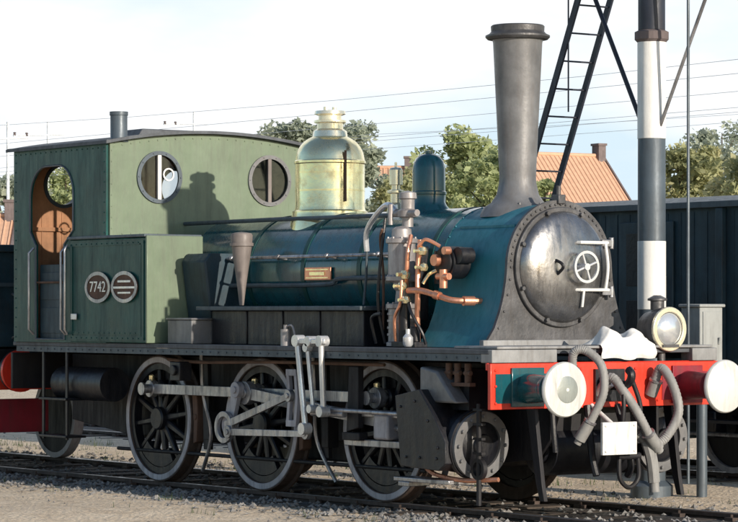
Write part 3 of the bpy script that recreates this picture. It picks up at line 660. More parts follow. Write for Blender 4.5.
# guard plate over the slide bars and its pale edge
b = MB(); b.sheet([(.90, .97), (1.24, 1.03), (1.44, .82), (1.60, .60), (1.60, .42), (1.50, .36), (.98, .38)], [], 'y', -1.335, -1.05)
for x, z in ((.98, .88), (1.18, .93), (1.36, .77), (1.5, .55), (1.48, .46), (1.25, .46), (1.06, .46)): b.bolt((x, -1.335, z), (AX['y'][0], AX['y'][1], Vector((0, -1, 0))), .016, .012)
b.build('guard_plate', 'black', LO, bevel=.05)
b = MB(); b.sheet([(1.12, 1.22), (1.36, 1.18), (1.56, .98), (1.62, .92), (1.12, .92)], [], 'y', -1.24, -1.0); b.build('valve_chest', 'chim', LO, bevel=.02)
b = MB()
for x in (1.4, 1.52, 1.66): b.rod((x, -1.14, 1.08), (x, -1.14, 1.25), .03, seg=12); b.rod((x - .03, -1.15, 1.17), (x + .05, -1.15, 1.17), .02)
b.box(1.34, 1.72, -1.17, -1.11, 1.06, 1.09)
b.build('lubricator', 'rust', LO)
b = MB(); b.box(.72, 1.5, -1.22, -1.02, .24, .275); b.box(.8, .95, -1.23, -1.0, .20, .24); b.build('drain_bar', 'steel', LO, bevel=.006)
b = MB(); b.rod((1.78, -1.12, .92), (1.78, -1.12, .08), .022); b.ring(.06, .09, -.02, .02, (1.78, -1.12, .38), 'y', 20)
for z in (.5, .62, .74, .86): b.box(1.72, 1.84, -1.14, -1.10, z, z + .02)
b.build('guard_iron', 'frame', LO)
b = MB(); b.tube([(.95, -1.1, .42), (1.2, -1.15, .32), (1.6, -1.14, .28), (1.95, -1.05, .3)], .02); b.build('drain_pipe', 'copper', LO)
b = MB(); b.rod((1.72, -.42, .52), (1.72, .42, .52), .22, seg=28); b.rod((1.72, -.46, .52), (1.72, -.42, .52), .12, seg=20); b.build('air_reservoir', 'black', LO)
for s in (-1, 1):
    b = MB(); b.sheet([(1.95, .95), (2.06, .95), (2.16, .3), (2.20, .12), (2.14, .12), (2.08, .3)], [], 'y', s * .75 - .02, s * .75 + .02)
    b.build('rail_guard', 'frame', LO, bevel=.005)

for s in (-1, 1):
    for x in WX:
        b = MB()
        for k in range(6): b.box(x - .42 + .055 * k, x + .42 - .055 * k, s * .65 - .045, s * .65 + .045, 1.02 + .022 * k, 1.04 + .022 * k)
        b.box(x - .05, x + .05, s * .65 - .055, s * .65 + .055, 1.0, 1.18); b.build('leaf_spring', 'frame', LO)
        b = MB(); b.box(x - .14, x + .14, s * .62 - .05, s * .62 + .05, .46, .98); b.build('axle_box', 'black', LO, bevel=.015)
    for x in (WX[0] + .78, WX[1] + .76):
        b = MB(); b.sheet([(x - .14, .88), (x - .06, .9), (x - .04, .7), (x - .06, .42), (x - .12, .40), (x - .115, .62)], [], 'y', s * .76 - .05, s * .76 + .05); b.rod((x - .08, s * .82, .66), (x - .08, s * .70, .66), .03); b.build('brake_block', 'rust', LO, bevel=.008)
    for x, d in ((WX[0] + .95, -1), (WX[2] - .95, 1)):
        MB().tube([(x, s * .9, 1.28), (x, s * .88, .9), (x - .05 * d, s * .82, .5), (x + .18 * d, s * .77, .14)], .018).build('sand_pipe', 'steel', LO)
    for x in (WX[0] + PX, WX[1] + PX, WX[2] + PX):
        b = MB(); b.lathe([(.022, 0), (.03, .012), (.03, .05), (.012, .062), (0, .064)], (x, s * .90, PZ + .078), 'z', 12); b.build('oil_cup', 'brass', LO)
    b = MB(); b.tube([(-3.2, s * 1.05, 1.22), (-2.6, s * 1.05, 1.2), (-1.3, s * 1.08, 1.22), (.4, s * 1.08, 1.22)], .016); b.build('drain_pipe', 'rust', LO)
    b = MB(); b.box(-2.98, -2.80, s * 1.1 - .07, s * 1.1 + .07, 1.02, 1.2); b.rod((-2.89, s * 1.16, 1.12), (-2.89, s * 1.2, 1.12), .05, seg=14); b.build('oil_box', 'black', LO, bevel=.008)
    b = MB(); b.sheet([(-.16, .62), (.02, .66), (.02, 1.2), (-.12, 1.2)], [], 'y', s * 1.06 - .03, s * 1.06 + .03); b.box(-.2, .06, s * 1.06 - .05, s * 1.06 + .05, .55, .62); b.build('motion_bracket', 'frame', LO, bevel=.008)

# air pump, pipes and valves on the near side ------------------
AP = (.27, -.80)
b = MB(); b.lathe([(.0, 1.38), (.135, 1.38), (.135, 1.41), (.118, 1.42), (.118, 1.70), (.14, 1.71), (.14, 1.745), (.06, 1.76), (.05, 1.86), (.075, 1.88), (.075, 1.93), (.14, 1.95), (.14, 1.985), (.12, 2.0), (.12, 2.27), (.14, 2.28), (.14, 2.315), (.09, 2.33), (.085, 2.40), (.05, 2.42), (0, 2.43)], (*AP, 0), 'z', 32)
for k in range(10):
    a = 2 * PI * k / 10
    for z in (1.745, 1.985, 2.315): b.bolt((AP[0] + .125 * math.cos(a), AP[1] + .125 * math.sin(a), z), 'z', .011, .016)
for z in (1.48, 1.54, 1.60, 1.66): b.ring(.116, .128, z - .01, z + .01, (*AP, 0), 'z', 32)
pump = b.build('air_pump', 'pump', LO, ang=30)
b = MB(); b.box(AP[0] - .05, AP[0] + .05, -.7, -.54, 1.6, 2.25); b.build('pump_bracket', 'black', pump, bevel=.008)
b = MB(); b.lathe([(.05, 2.42), (.05, 2.5), (.09, 2.51), (.09, 2.56), (.06, 2.58), (.06, 2.66), (.08, 2.67), (.075, 2.72), (0, 2.74)], (AP[0] - .02, AP[1] + .08, 0), 'z', 20); b.rod((AP[0] - .2, AP[1] + .05, 2.54), (AP[0] + .16, AP[1] + .05, 2.54), .03, seg=12); b.rod((AP[0] - .14, AP[1] - .02, 2.44), (AP[0] - .14, AP[1] - .02, 2.62), .022); b.build('pump_valve', 'pump', pump, ang=30)
b = MB(); b.tube([(AP[0] - .15, AP[1] + .05, 2.56), (AP[0] - .35, -.72, 2.62), (-.38, -.70, 2.42), (-.42, -.68, 2.22)], .026); b.build('steam_pipe', 'bright', LO)
b = MB(); b.tube([(-.42, -.68, 2.24), (-.43, -.68, 2.0), (-.44, -.7, 1.74)], .012); b.build('drain_pipe', 'navyrail', LO)
b = MB(); b.tube([(AP[0] - .16, -.86, 1.4), (AP[0] - .18, -.92, 1.7), (AP[0] - .17, -.92, 2.0), (AP[0] - .16, -.86, 2.5)], .014); b.tube([(AP[0] - .24, -.9, 1.4), (AP[0] - .24, -.95, 1.62), (AP[0] - .1, -.95, 1.66)], .016); b.build('oil_pipe', 'black', LO)
b = MB(); b.tube([(.60, -.84, 2.3), (.59, -.86, 2.05), (.60, -.87, 1.85), (.58, -.86, 1.66), (.56, -.84, 1.4)], .024); b.build('copper_pipe', 'copper', LO)
b = MB(); b.tube([(.42, -.86, 1.90), (.48, -.9, 2.02), (.50, -.9, 2.2), (.46, -.84, 2.34)], .02); b.build('copper_pipe', 'copper', LO)
b = MB(); b.tube([(.50, -.9, 1.86), (.68, -.9, 1.86), (.88, -.88, 1.82), (1.02, -.84, 1.78), (1.10, -.74, 1.77), (1.13, -.58, 1.77)], .027); b.rod((1.10, -.76, 1.77), (1.12, -.66, 1.77), .042, seg=12); b.rod((.86, -.885, 1.826), (.92, -.875, 1.81), .038, seg=12); b.build('copper_pipe', 'copper', LO)
for p_, r_, m_ in (([(.36, -.93, 1.4), (.37, -.95, 1.62), (.45, -.95, 1.75), (.46, -.94, 1.95)], .014, 'copper'), ([(.12, -.9, 2.4), (.06, -.88, 2.3), (.08, -.86, 2.0), (.1, -.88, 1.5)], .012, 'rust'), ([(.62, -.88, 2.24), (.70, -.86, 2.3), (.80, -.78, 2.24)], .016, 'copper'), ([(.66, -.86, 1.92), (.70, -.82, 2.0), (.76, -.76, 2.04)], .016, 'brass'), ([(.52, -.92, 1.78), (.62, -.95, 1.66), (.7, -.9, 1.5), (.7, -.86, 1.4)], .014, 'black')): MB().tube(p_, r_).build('small_pipe', m_, LO)
b = MB(); b.rod((.86, -.6, 2.1), (.86, -.78, 2.1), .14, seg=26); b.rod((.86, -.77, 2.1), (.86, -.8, 2.1), .11, seg=26); b.rod((1.02, -.62, 2.16), (1.02, -.76, 2.16), .07, seg=18)
b.rod((.72, -.72, 1.92), (.72, -.72, 2.2), .05, seg=14)
ej = b.build('ejector', 'black', LO)
b = MB(); b.rod((.80, -.79, 2.12), (.80, -.85, 2.12), .05, seg=14); b.rod((.93, -.78, 2.2), (.93, -.84, 2.2), .035, seg=12); b.rod((.90, -.82, 2.04), (.90, -.82, 1.88), .035, seg=12); b.rod((.82, -.82, 1.98), (.98, -.82, 1.98), .03, seg=12); b.build('valve_body', 'copper', ej)
b = MB()
for x, y, z, r in ((.68, -.88, 2.2, .045), (.70, -.88, 2.06, .04), (.46, -.9, 2.0, .05), (.44, -.92, 1.9, .045), (.52, -.93, 1.78, .04)): b = MB(); b.lathe([(0, -r), (r * .7, -r * .7), (r, 0), (r * .7, r * .7), (0, r)], (x, y, z), 'z', 12); b.rod((x, y, z), (x, y - .09, z), r * .35); b.build('valve', 'brass', LO)
b = MB(); b.rod((.42, -.88, 1.4), (.42, -.88, 1.75), .05, seg=14); b.rod((.60, -.9, 1.42), (.60, -.9, 1.55), .045, seg=12); b.box(.36, .70, -.98, -.84, 1.372, 1.42); b.build('valve_stand', 'black', LO, bevel=.005)
b = MB(); b.lathe([(.03, 1.38), (.045, 1.40), (.045, 1.46), (.02, 1.49), (.02, 1.53), (0, 1.53)], (.70, -1.05, 0), 'z', 12); b.build('oil_cup', 'bright', LO)

# buffer beam and front end ------------------------------------
b = MB(); b.box(2.06, 2.10, -1.25, 1.25, .88, 1.255)
b.box(2.03, 2.06, -1.25, 1.25, 1.20, 1.26)
for y in (-1.2, -.55, -.3, .3, .55, 1.2):
    for z in (.93, 1.07, 1.2): b.bolt((2.10, y, z), 'x', .014, .012)
beam = b.build('buffer_beam', 'red', LO, bevel=.006)
b = MB(); b.box(2.101, 2.106, -1.2, -.62, .93, 1.17); b.build('beam_panel_or_shade', 'teal', beam)
b = MB(); b.box(2.101, 2.106, .60, 1.2, .93, 1.17); b.build('beam_panel_or_shade', 'dred', beam)  # darker red sheet painting in the shade on the beam's far end
b = MB(); b.box(1.52, 2.10, -1.18, 1.18, 1.372, 1.395); b.sheet([(1.50, 1.375), (1.56, 1.375), (1.56, 1.44), (1.50, 1.44)], [], 'y', -.9, .9); b.build('front_platform', 'platform', LO, bevel=.006)
for ya, yb in ((-1.235, -.55), (.95, 1.235)): MB().box(1.95, 2.10, ya, yb, 1.26, 1.368).build('beam_top_plate', 'platform', LO, bevel=.006)
for s in (-1, 1):
    y = s * .875
    b = MB(); b.box(2.10, 2.125, y - .17, y + .17, .90, 1.22); b.lathe([(.125, 2.12), (.12, 2.20), (.105, 2.36), (.112, 2.37), (.112, 2.40), (.085, 2.40)], (0, y, 1.05), 'x', 32)
    bf = b.build('buffer', 'teal' if s < 0 else 'dred', LO, ang=30, bevel=.004)
    b = MB(); b.rod((2.38, y, 1.05), (2.55, y, 1.05), .065, seg=20); b.lathe([(.07, 2.54), (.215, 2.56), (.225, 2.575), (.225, 2.59), (.215, 2.605), (.10, 2.625 if s < 0 else 2.63), (0, 2.63)], (0, y, 1.05), 'x', 44)
    hd = b.build('buffer_head', 'buffer', bf, ang=40)
    if s < 0: MB().lathe([(.0, 2.6295), (.095, 2.628), (.11, 2.6235), (.11, 2.62)], (0, y, 1.05), 'x', 28).build('grease_patch', 'bufgrease', hd)
# draw hook, coupling, hoses
b = MB(); b.box(2.10, 2.13, -.16, .16, .93, 1.2); b.tube([(2.10, 0, 1.06), (2.3, 0, 1.06), (2.38, 0, 1.10), (2.40, 0, 1.16), (2.36, 0, 1.20)], .035); b.build('draw_hook', 'black', LO, bevel=.005)
b = MB()
for s in (-1, 1): b.tube([(2.32, .03 + s * .05, 1.10), (2.36, .04 + s * .09, .9), (2.34, .04 + s * .09, .72)], .02)
b.rod((2.34, -.13, .72), (2.34, .13, .72), .035); b.rod((2.34, 0, .76), (2.36, 0, .48), .03); b.tube([(2.36, -.1, .48), (2.37, -.1, .3), (2.37, 0, .22), (2.37, .1, .3), (2.36, .1, .48)], .02); b.rod((2.36, -.12, .48), (2.36, .12, .48), .03)
b.build('screw_coupling', 'frame', LO)
def hose(pts, r=.036, mat='hose'):
    b = MB(); b.tube(pts, r, seg=14, sub=16, rib=.05); p0, p1 = Vector(pts[0]), Vector(pts[-1]); d0 = (Vector(pts[1]) - p0).normalized(); d1 = (p1 - Vector(pts[-2])).normalized()
    b.rod(p0 - d0 * .05, p0 + d0 * .07, r * 1.35, seg=12); b.rod(p1 - d1 * .07, p1 + d1 * .09, r * 1.4, seg=12); b.rod(p1 + d1 * .09, p1 + d1 * .13, r * .9, seg=12)
    o = b.build('brake_hose', mat, LO)
    c = MB(); c.rod(p0 + d0 * .075, p0 + d0 * .095, r * 1.5, seg=12); c.build('hose_clamp', 'steel', o)
    c = MB(); c.rod(p1 - d1 * .095, p1 - d1 * .075, r * 1.55, seg=12); c.build('hose_clamp', 'steel', o)
    return o
hose([(2.15, -.42, 1.12), (2.20, -.46, 1.33), (2.28, -.40, 1.36), (2.40, -.33, 1.24), (2.42, -.32, 1.02), (2.36, -.38, .82), (2.30, -.42, .7)])
hose([(2.14, -.10, 1.03), (2.24, -.08, 1.13), (2.34, -.02, 1.0), (2.38, .08, .84), (2.38, .20, .66), (2.37, .26, .60)], .04)
hose([(2.14, .46, 1.02), (2.22, .48, 1.20), (2.34, .50, 1.08), (2.40, .52, .84), (2.37, .42, .64), (2.33, .32, .57), (2.30, .24, .62)], .04)
b = MB(); b.tube([(2.3, .24, .62), (2.33, .28, .45), (2.34, .3, .25)], .05); b.rod((2.34, .3, .27), (2.345, .305, .17), .04, seg=10); b.build('hose_coupling', 'hose', LO)
for p_, r_ in (([(2.12, -.62, .9), (2.14, -.62, .7), (2.14, -.6, .52)], .025), ([(2.12, -.24, .9), (2.2, -.26, .5), (2.26, -.26, .32)], .03), ([(2.1, .1, .9), (2.25, .12, .45), (2.2, .13, .3)], .03)): MB().tube(p_, r_).build('brake_pipe', 'black', LO)
b = MB(); b.box(2.44, 2.47, -.37, .0, .50, .77); b.rod((2.12, -.2, .9), (2.44, -.2, .72), .02)
for y in (-.34, -.03):
    for z in (.53, .74): b.bolt((2.47, y, z), 'x', .012, .01)
b.build('white_panel', 'panelwhite', LO, bevel=.012)
# head lamp
HL = Vector((2.02, .69, 1.53))
b = MB(); b.rod((HL.x - .03, HL.y, 1.26), (HL.x - .03, HL.y, 1.40), .035, seg=12); b.box(HL.x - .15, HL.x + .1, HL.y - .09, HL.y + .09, 1.375, 1.40)
b.lathe([(.0, -.2), (.13, -.2), (.15, -.17), (.175, -.02), (.185, 0), (.185, .06), (.165, .075)], HL, 'x', 36); b.lathe([(.06, .16), (.06, .24), (.085, .245), (.085, .26), (.03, .29), (0, .29)], HL + Vector((-.08, 0, 0)), 'z', 18)
hl = b.build('head_lamp', 'sbfront', LO, ang=35)
MB().ring(.145, .19, .055, .085, HL, 'x', 36).build('lamp_rim', 'brasstop', hl, bevel=.006)
MB().lathe([(.15, .06), (.13, .085), (.08, .11), (.0, .122)], HL, 'x', 32).build('lens', 'lens', hl, ang=60)
# cab steps
for s in (-1, 1):
    b = MB()
    for x in (-5.38, -4.9): b.sheet([(x - .02, 1.28), (x + .02, 1.28), (x + .02, .38), (x - .02, .38)], [], 'y', s * 1.2 - .01, s * 1.2 + .01)
    for z in (.40, .78): b.box(-5.42, -4.86, min(s * 1.0, s * 1.24), max(s * 1.0, s * 1.24), z, z + .025)
    b.build('cab_step', 'black', LO, bevel=.004)
b = MB(); b.box(-5.99, -5.95, -1.25, 1.25, .88, 1.255)
b.build('buffer_beam', 'frame', LO, bevel=.006)
for s in (-1, 1):
    b = MB(); b.rod((-5.99, s * .875, 1.05), (-6.3, s * .875, 1.05), .11, seg=24); b.rod((-6.3, s * .875, 1.05), (-6.45, s * .875, 1.05), .06, seg=16); b.rod((-6.45, s * .875, 1.05), (-6.49, s * .875, 1.05), .225, seg=32); b.build('buffer', 'red', LO)

# white rag on the buffer beam
def rag():
    b = MB(); nx, ny = 34, 44; V = []
    for i in range(nx + 1):
        row = []
        for j in range(ny + 1):
            u, v = i / nx, j / ny; y = -.09 + .60 * v
            e = min(v, 1 - v); k = max(0, mn.noise(Vector((u * 2.2, v * 3.6, 1.7))) + .5) + .14 * mn.noise(Vector((u * 6, v * 9, 2)))
            if u < .62:
                x = 1.82 + .30 * u / .62; z = 1.402 + .15 * max(0, k) * min(1, e * 6) * min(1, u * 5)
            else:
                t = (u - .62) / .38; x = 2.12 + .018 * math.sin(t * 3) + .01 * math.sin(v * 23 + 3 * mn.noise(Vector((v * 5, 0, 0)))) * t
                z = 1.402 + .15 * max(0, k) * min(1, e * 6) * (1 - t) ** 2 - t * (.115 + .035 * mn.noise(Vector((v * 3, 2, 7))))
            row.append(b.v(x + .012 * mn.noise(Vector((u * 5, v * 7, 9))), y + .03 * mn.noise(Vector((u * 4, v * 5, 4))), z))
        V.append(row)
    for i in range(nx):
        for j in range(ny): b.f([V[i][j], V[i + 1][j], V[i + 1][j + 1], V[i][j + 1]])
    o = b.build('rag', 'cloth', ang=180)
    return tag(o, 'crumpled white cloth heaped on the platform above the red buffer beam', 'cloth')
rag()

# ------------------------------------------------------------------ vehicle coupled behind
RV = empty('coal_wagon', (-6.9, 0, 0), 'dark blue railway vehicle with red beam standing behind the cab of the engine', 'railway wagon')
def rvb(name, mat, parent, fn, **k):
    b = MB(); fn(b); o = b.build(name, mat, parent, **k); return o
RVB = rvb('body', 'navy', RV, lambda b: (b.box(-7.4, 0, -1.3, 1.3, 1.3, 2.32), [b.box(-.002, .03, y - .05, y + .05, 1.3, 2.3) for y in (-1.2, -.4, .4, 1.2)], [b.box(x - .05, x + .05, -1.335, -1.298, 1.3, 2.3) for x in (-7.3, -5.5, -3.7, -1.9, -.1)], b.box(-7.45, .05, -1.35, 1.35, 2.322, 2.40)), bevel=.012)
rvb('stripe', 'navyrail', RVB, lambda b: b.box(.031, .045, -1.3, 1.3, 1.95, 1.99))
rvb('frame', 'frame', RV, lambda b: (b.box(-7.4, -.02, -1.1, 1.1, 1.0, 1.28)), bevel=.01)
rvb('buffer_beam', 'red', RV, lambda b: b.box(-.02, .04, -1.25, 1.25, .84, 1.05), bevel=.006)
rvb('foot_board', 'dred', RV, lambda b: (b.box(-.06, .02, -1.2, -.30, .38, .74), b.box(-.2, -.06, -1.1, -1.0, .5, 1.0)), bevel=.006)
for s in (-1, 1):
    rvb('buffer', 'black', RV, lambda b: (b.rod((.04, s * .875, 1.05), (.25, s * .875, 1.05), .1, seg=20), b.rod((.25, s * .875, 1.05), (.36, s * .875, 1.05), .05, seg=14), b.rod((.36, s * .875, 1.05), (.40, s * .875, 1.05), .22, seg=28)))
    for x in (-1.6, -5.6):
        wv = rvb('wheel', 'frame', RV, lambda b: (b.lathe([(0, -.05), (.42, -.05), (.42, .02), (.1, .03), (.1, .09), (0, .09)], (x, s * .74, .48), (AX['y'][0], AX['y'][1], Vector((0, s, 0))), 36)))
        rvb('tyre', 'tyre', wv, lambda b: b.ring(.42, .48, -.06, .06, (x, s * .74, .48), 'y', 40))
rvb('lamp', 'buffer', RV, lambda b: (b.lathe([(0, -.05), (.09, -.05), (.1, .06), (.08, .08), (0, .09)], (.1, -.62, 1.62), 'x', 20), b.box(.02, .1, -.66, -.58, 1.4, 1.55)))
rvb('handrail', 'steel', RV, lambda b: (b.tube([(.03, -.75, 1.4), (.09, -.75, 1.42), (.09, -.75, 1.85), (.03, -.75, 1.87)], .014, smooth=False)))

# ------------------------------------------------------------------ goods wagon on the next track
GW = empty('goods_wagon', (-2.3, 5.6, 0), 'long dark navy goods wagon with a blue grey roof edge on the track behind', 'railway wagon')
GWX0, GWX1 = -6.2, 6.6
def gb(name, mat, parent, fn, **k):
    b = MB(); fn(b); return b.build(name, mat, parent, **k)
bodyw = gb('body', 'navy', GW, lambda b: (b.box(GWX0, GWX1, -1.38, 1.38, 1.15, 2.74), [b.box(GWX0 + i * .2, GWX0 + i * .2 + .012, -1.386, -1.379, 1.2, 2.7) for i in range(64)]))
for i in range(13):
    x = GWX0 + .1 + i * 1.05
    gb('post', 'navyrail' if i % 4 == 2 else 'navy', bodyw, lambda b: b.box(x - .05, x + .05, -1.45, -1.387, 1.15, 2.73), bevel=.008)
for x in (-3.3, .1, 2.55, 4.6):
    dr = gb('door', 'navy', bodyw, lambda b: (b.box(x - .42, x + .42, -1.42, -1.387, 1.2, 2.62),), bevel=.01)
    gb('door_panel', 'black', dr, lambda b: (b.box(x - .3, x + .3, -1.428, -1.421, 1.95, 2.5), b.box(x - .3, x + .3, -1.428, -1.421, 1.3, 1.8)), bevel=.003)
    gb('door_handle', 'steel', dr, lambda b: b.rod((x + .36, -1.46, 1.7), (x + .36, -1.46, 2.05), .015))
gb('roof', 'navyrail', GW, lambda b: (b.sheet([(y, 2.80 + .12 * (1 - (y / 1.46) ** 2)) for y in [1.46 - 2.92 * i / 20 for i in range(21)]] + [(-1.46, 2.74), (1.46, 2.74)], [], 'x', GWX0 - .06, GWX1 + .06)), bevel=.006)
gb('sole_bar', 'frame', GW, lambda b: (b.box(GWX0, GWX1, -1.25, -1.15, .9, 1.148), b.box(GWX0, GWX1, 1.15, 1.25, .9, 1.148), b.box(GWX0, GWX0 + .1, -1.15, 1.15, .9, 1.148), b.box(GWX1 - .1, GWX1, -1.15, 1.15, .9, 1.148)), bevel=.008)
for x0, x1 in ((-1.9, .1), (1.25, 2.0), (3.15, 4.6)): gb('equipment_box', 'navy', GW, lambda b: (b.box(x0, x1, -1.12, -.3, .34, .9), b.box(x0 + .04, x1 - .04, -1.14, -1.121, .42, .84)), bevel=.02)
gb('truss_rod', 'steel', GW, lambda b: b.tube([(-4.0, -1.18, .92), (-1.6, -1.18, .42), (2.6, -1.18, .42), (4.9, -1.18, .92)], .022, smooth=False))
gb('foot_board', 'black', GW, lambda b: (b.box(GWX0 + .3, GWX1 - .3, -1.5, -1.28, .55, .58), [b.box(GWX0 + .5 + i * 1.6, GWX0 + .54 + i * 1.6, -1.42, -1.2, .55, .92) for i in range(8)]))
for x in (-4.6, -2.6, .75, 2.55, 5.2):
    for s in (-1, 1):
        wv = gb('wheel', 'frame', GW, lambda b: b.lathe([(0, -.05), (.44, -.05), (.44, .02), (.1, .03), (.1, .09), (0, .09)], (x, s * .74, .5), (AX['y'][0], AX['y'][1], Vector((0, s, 0))), 36))
        gb('tyre', 'tyre', wv, lambda b: b.ring(.44, .5, -.06, .06, (x, s * .74, .5), 'y', 40))
        gb('axle_box', 'black', GW, lambda b: (b.box(x - .14, x + .14, s * 1.08 - .09, s * 1.08 + .09, .38, .66), b.box(x - .5, x + .5, s * 1.08 - .05, s * 1.08 + .05, .72, .82)), bevel=.02)

# ------------------------------------------------------------------ bracket signal mast with ladder
MX, MY = .15, 2.2
SM = empty('signal_mast', (MX, MY, 0), 'tall tubular mast with white bands, an iron ladder and diagonal braces', 'signal mast')
b = MB(); b.lathe([(.2, -.1), (.2, .05), (.135, .1), (.128, 4.3), (.118, 4.3), (.112, 7.2), (0, 7.22)], (0, 0, 0), 'z', 32); pole = b.build('pole', 'mastgrey', SM, ang=30)
for z0, z1 in ((3.30, 4.22), (1.70, 2.34)):
    MB().ring(.1, .134, z0, z1, (0, 0, 0), 'z', 32).build('white_band', 'white', pole, bevel=.003)
b = MB(); b.ring(.1, .127, 4.32, 6.6, (0, 0, 0), 'z', 28); b.build('dark_band', 'mast', pole)
b = MB(); b.lathe([(.13, 4.2), (.16, 4.23), (.16, 4.3), (.12, 4.32)], (0, 0, 0), 'z', 32); b.build('collar', 'dbrick', pole, ang=30)
b = MB()
LDX = lambda z: -.84 + (z - 4.66) * .455
z0, z1 = -.06, 5.95
for y in (-.2, .2):
    d = Vector((.455, 0, 1)).normalized(); n = Vector((d.z, 0, -d.x)); a, c = Vector((LDX(z0), y, z0)), Vector((LDX(z1), y, z1))
    b.sheet([((a + n * .035).x, (a + n * .035).z), ((c + n * .035).x, (c + n * .035).z), ((c - n * .035).x, (c - n * .035).z), ((a - n * .035).x, (a - n * .035).z)], [], 'y', y - .012, y + .012)
ld = b.build('ladder', 'mast', SM)
z = .2
while z < 5.9:
    MB().rod((LDX(z), -.2, z), (LDX(z), .2, z), .009, seg=8).build('rung', 'mast', ld); z += .26
for s in (-1, 1):
    b = MB(); b.rod((s * .10, 0, 3.38), (s * 1.5, 0, 5.92), .022 if s < 0 else .017, seg=8); b.build('brace', 'mast' if s < 0 else 'steel', SM)
b = MB(); b.box(-1.6, 1.6, -.35, .35, 5.93, 5.98); b.box(-1.6, 1.6, -.37, -.33, 5.85, 5.95); b.box(-1.6, 1.6, .33, .37, 5.85, 5.95); b.build('platform', 'mast', SM, bevel=.005)
MB().rod((.62, -.1, .1), (.62, -.1, 5.93), .014, seg=8).build('signal_rod', 'mastgrey', SM)
MB().rod((-.98, -.2, 3.6), (-.98, -.2, 5.93), .008, seg=6).build('signal_wire', 'mast', SM)
EC = empty('equipment_cabinet', (.68, 2.35, 0), 'small pale grey lineside cabinet on a post behind the head lamp', 'cabinet')
b = MB(); b.box(-.13, .13, -.14, .14, 1.08, 1.72); b.box(-.15, .15, -.16, .16, 1.72, 1.75); cb = b.build('box', 'cabinet', EC, bevel=.01)
b = MB(); b.box(.131, .14, -.11, .11, 1.12, 1.68); b.rod((.14, .08, 1.38), (.16, .08, 1.44), .012); b.build('door', 'cabinet', cb, bevel=.003)
b = MB(); b.rod((0, 0, -.1), (0, 0, 1.08), .05, seg=16); b.build('post', 'mastgrey', EC)

# ------------------------------------------------------------------ distance: house, trees, catenary
def house(px0, px1, py_ridge, D, depth, name, label, wallmat, turn, eave_drop):
    c = far((px0 + px1) / 2, 312, D); c.z = 0
    wd = (px1 - px0) / 2865.4 * D; zr = (312 - py_ridge) / 2865.4 * D + 1.676
    e = empty(name, c, label, 'house', None, rz=math.atan2(Rv.y, Rv.x) + R(turn))
    hw, hd = wd / 2, depth / 2; ze = zr - eave_drop
    b = MB(); b.sheet([(-hd, 0), (hd, 0), (hd, ze - .1), (0, zr - .15), (-hd, ze - .1)], [], 'x', -hw + .25, hw - .25); wl = b.build('wall', wallmat, e)
    b = MB()
    for s in (-1, 1): b.sheet([(0, zr), (0, zr - .16), (s * (hd + .4), ze - .35 - .16), (s * (hd + .4), ze - .35)], [], 'x', -hw, hw)
    n = int(wd / .33)
    for i in range(n):
        x = -hw + (i + .5) * wd / n
        for s in (-1, 1): b.rod((x, 0, zr + .01), (x, s * (hd + .4), ze - .34), .06, seg=6)
    b.rod((-hw, 0, zr + .05), (hw, 0, zr + .05), .13, seg=10)
    rf = b.build('roof', 'orange', e)
    b = MB(); b.sheet([(-hd - .45, ze - .5), (-hd - .45, ze - .25), (0, zr + .14), (hd + .45, ze - .25), (hd + .45, ze - .5), (0, zr - .2)], [], 'x', hw, hw + .12); b.build('verge', 'dbrick', rf)
    b = MB(); b.box(hw - .55, hw + .02, -.4, .4, zr - .6, zr + .7); b.box(hw - .62, hw + .08, -.47, .47, zr + .7, zr + .85); b.build('chimney_stack', 'dbrick', rf)
    for x in (-hw * .5, hw * .4):
        for z in (1.2, 4.2, 7.0):
            if z + 1.5 < ze - .2: MB().box(x - .5, x + .5, -hd - .03, -hd + .02, z, z + 1.4).build('window', 'black', wl)
    return e
house(500, 612, 155, 190, 11, 'house', 'brick house with orange tiled roof and a chimney stack, beyond the dark wagon', 'brick', 30, 5.4)
house(376, 412, 168, 210, 7, 'house', 'small distant house with orange roof between the brass dome and the blue dome', 'brick', 0, 3.0)
house(-16, 16, 216, 150, 6, 'house', 'low house with orange roof at the far left behind the cab', 'brick', 0, 2.2)

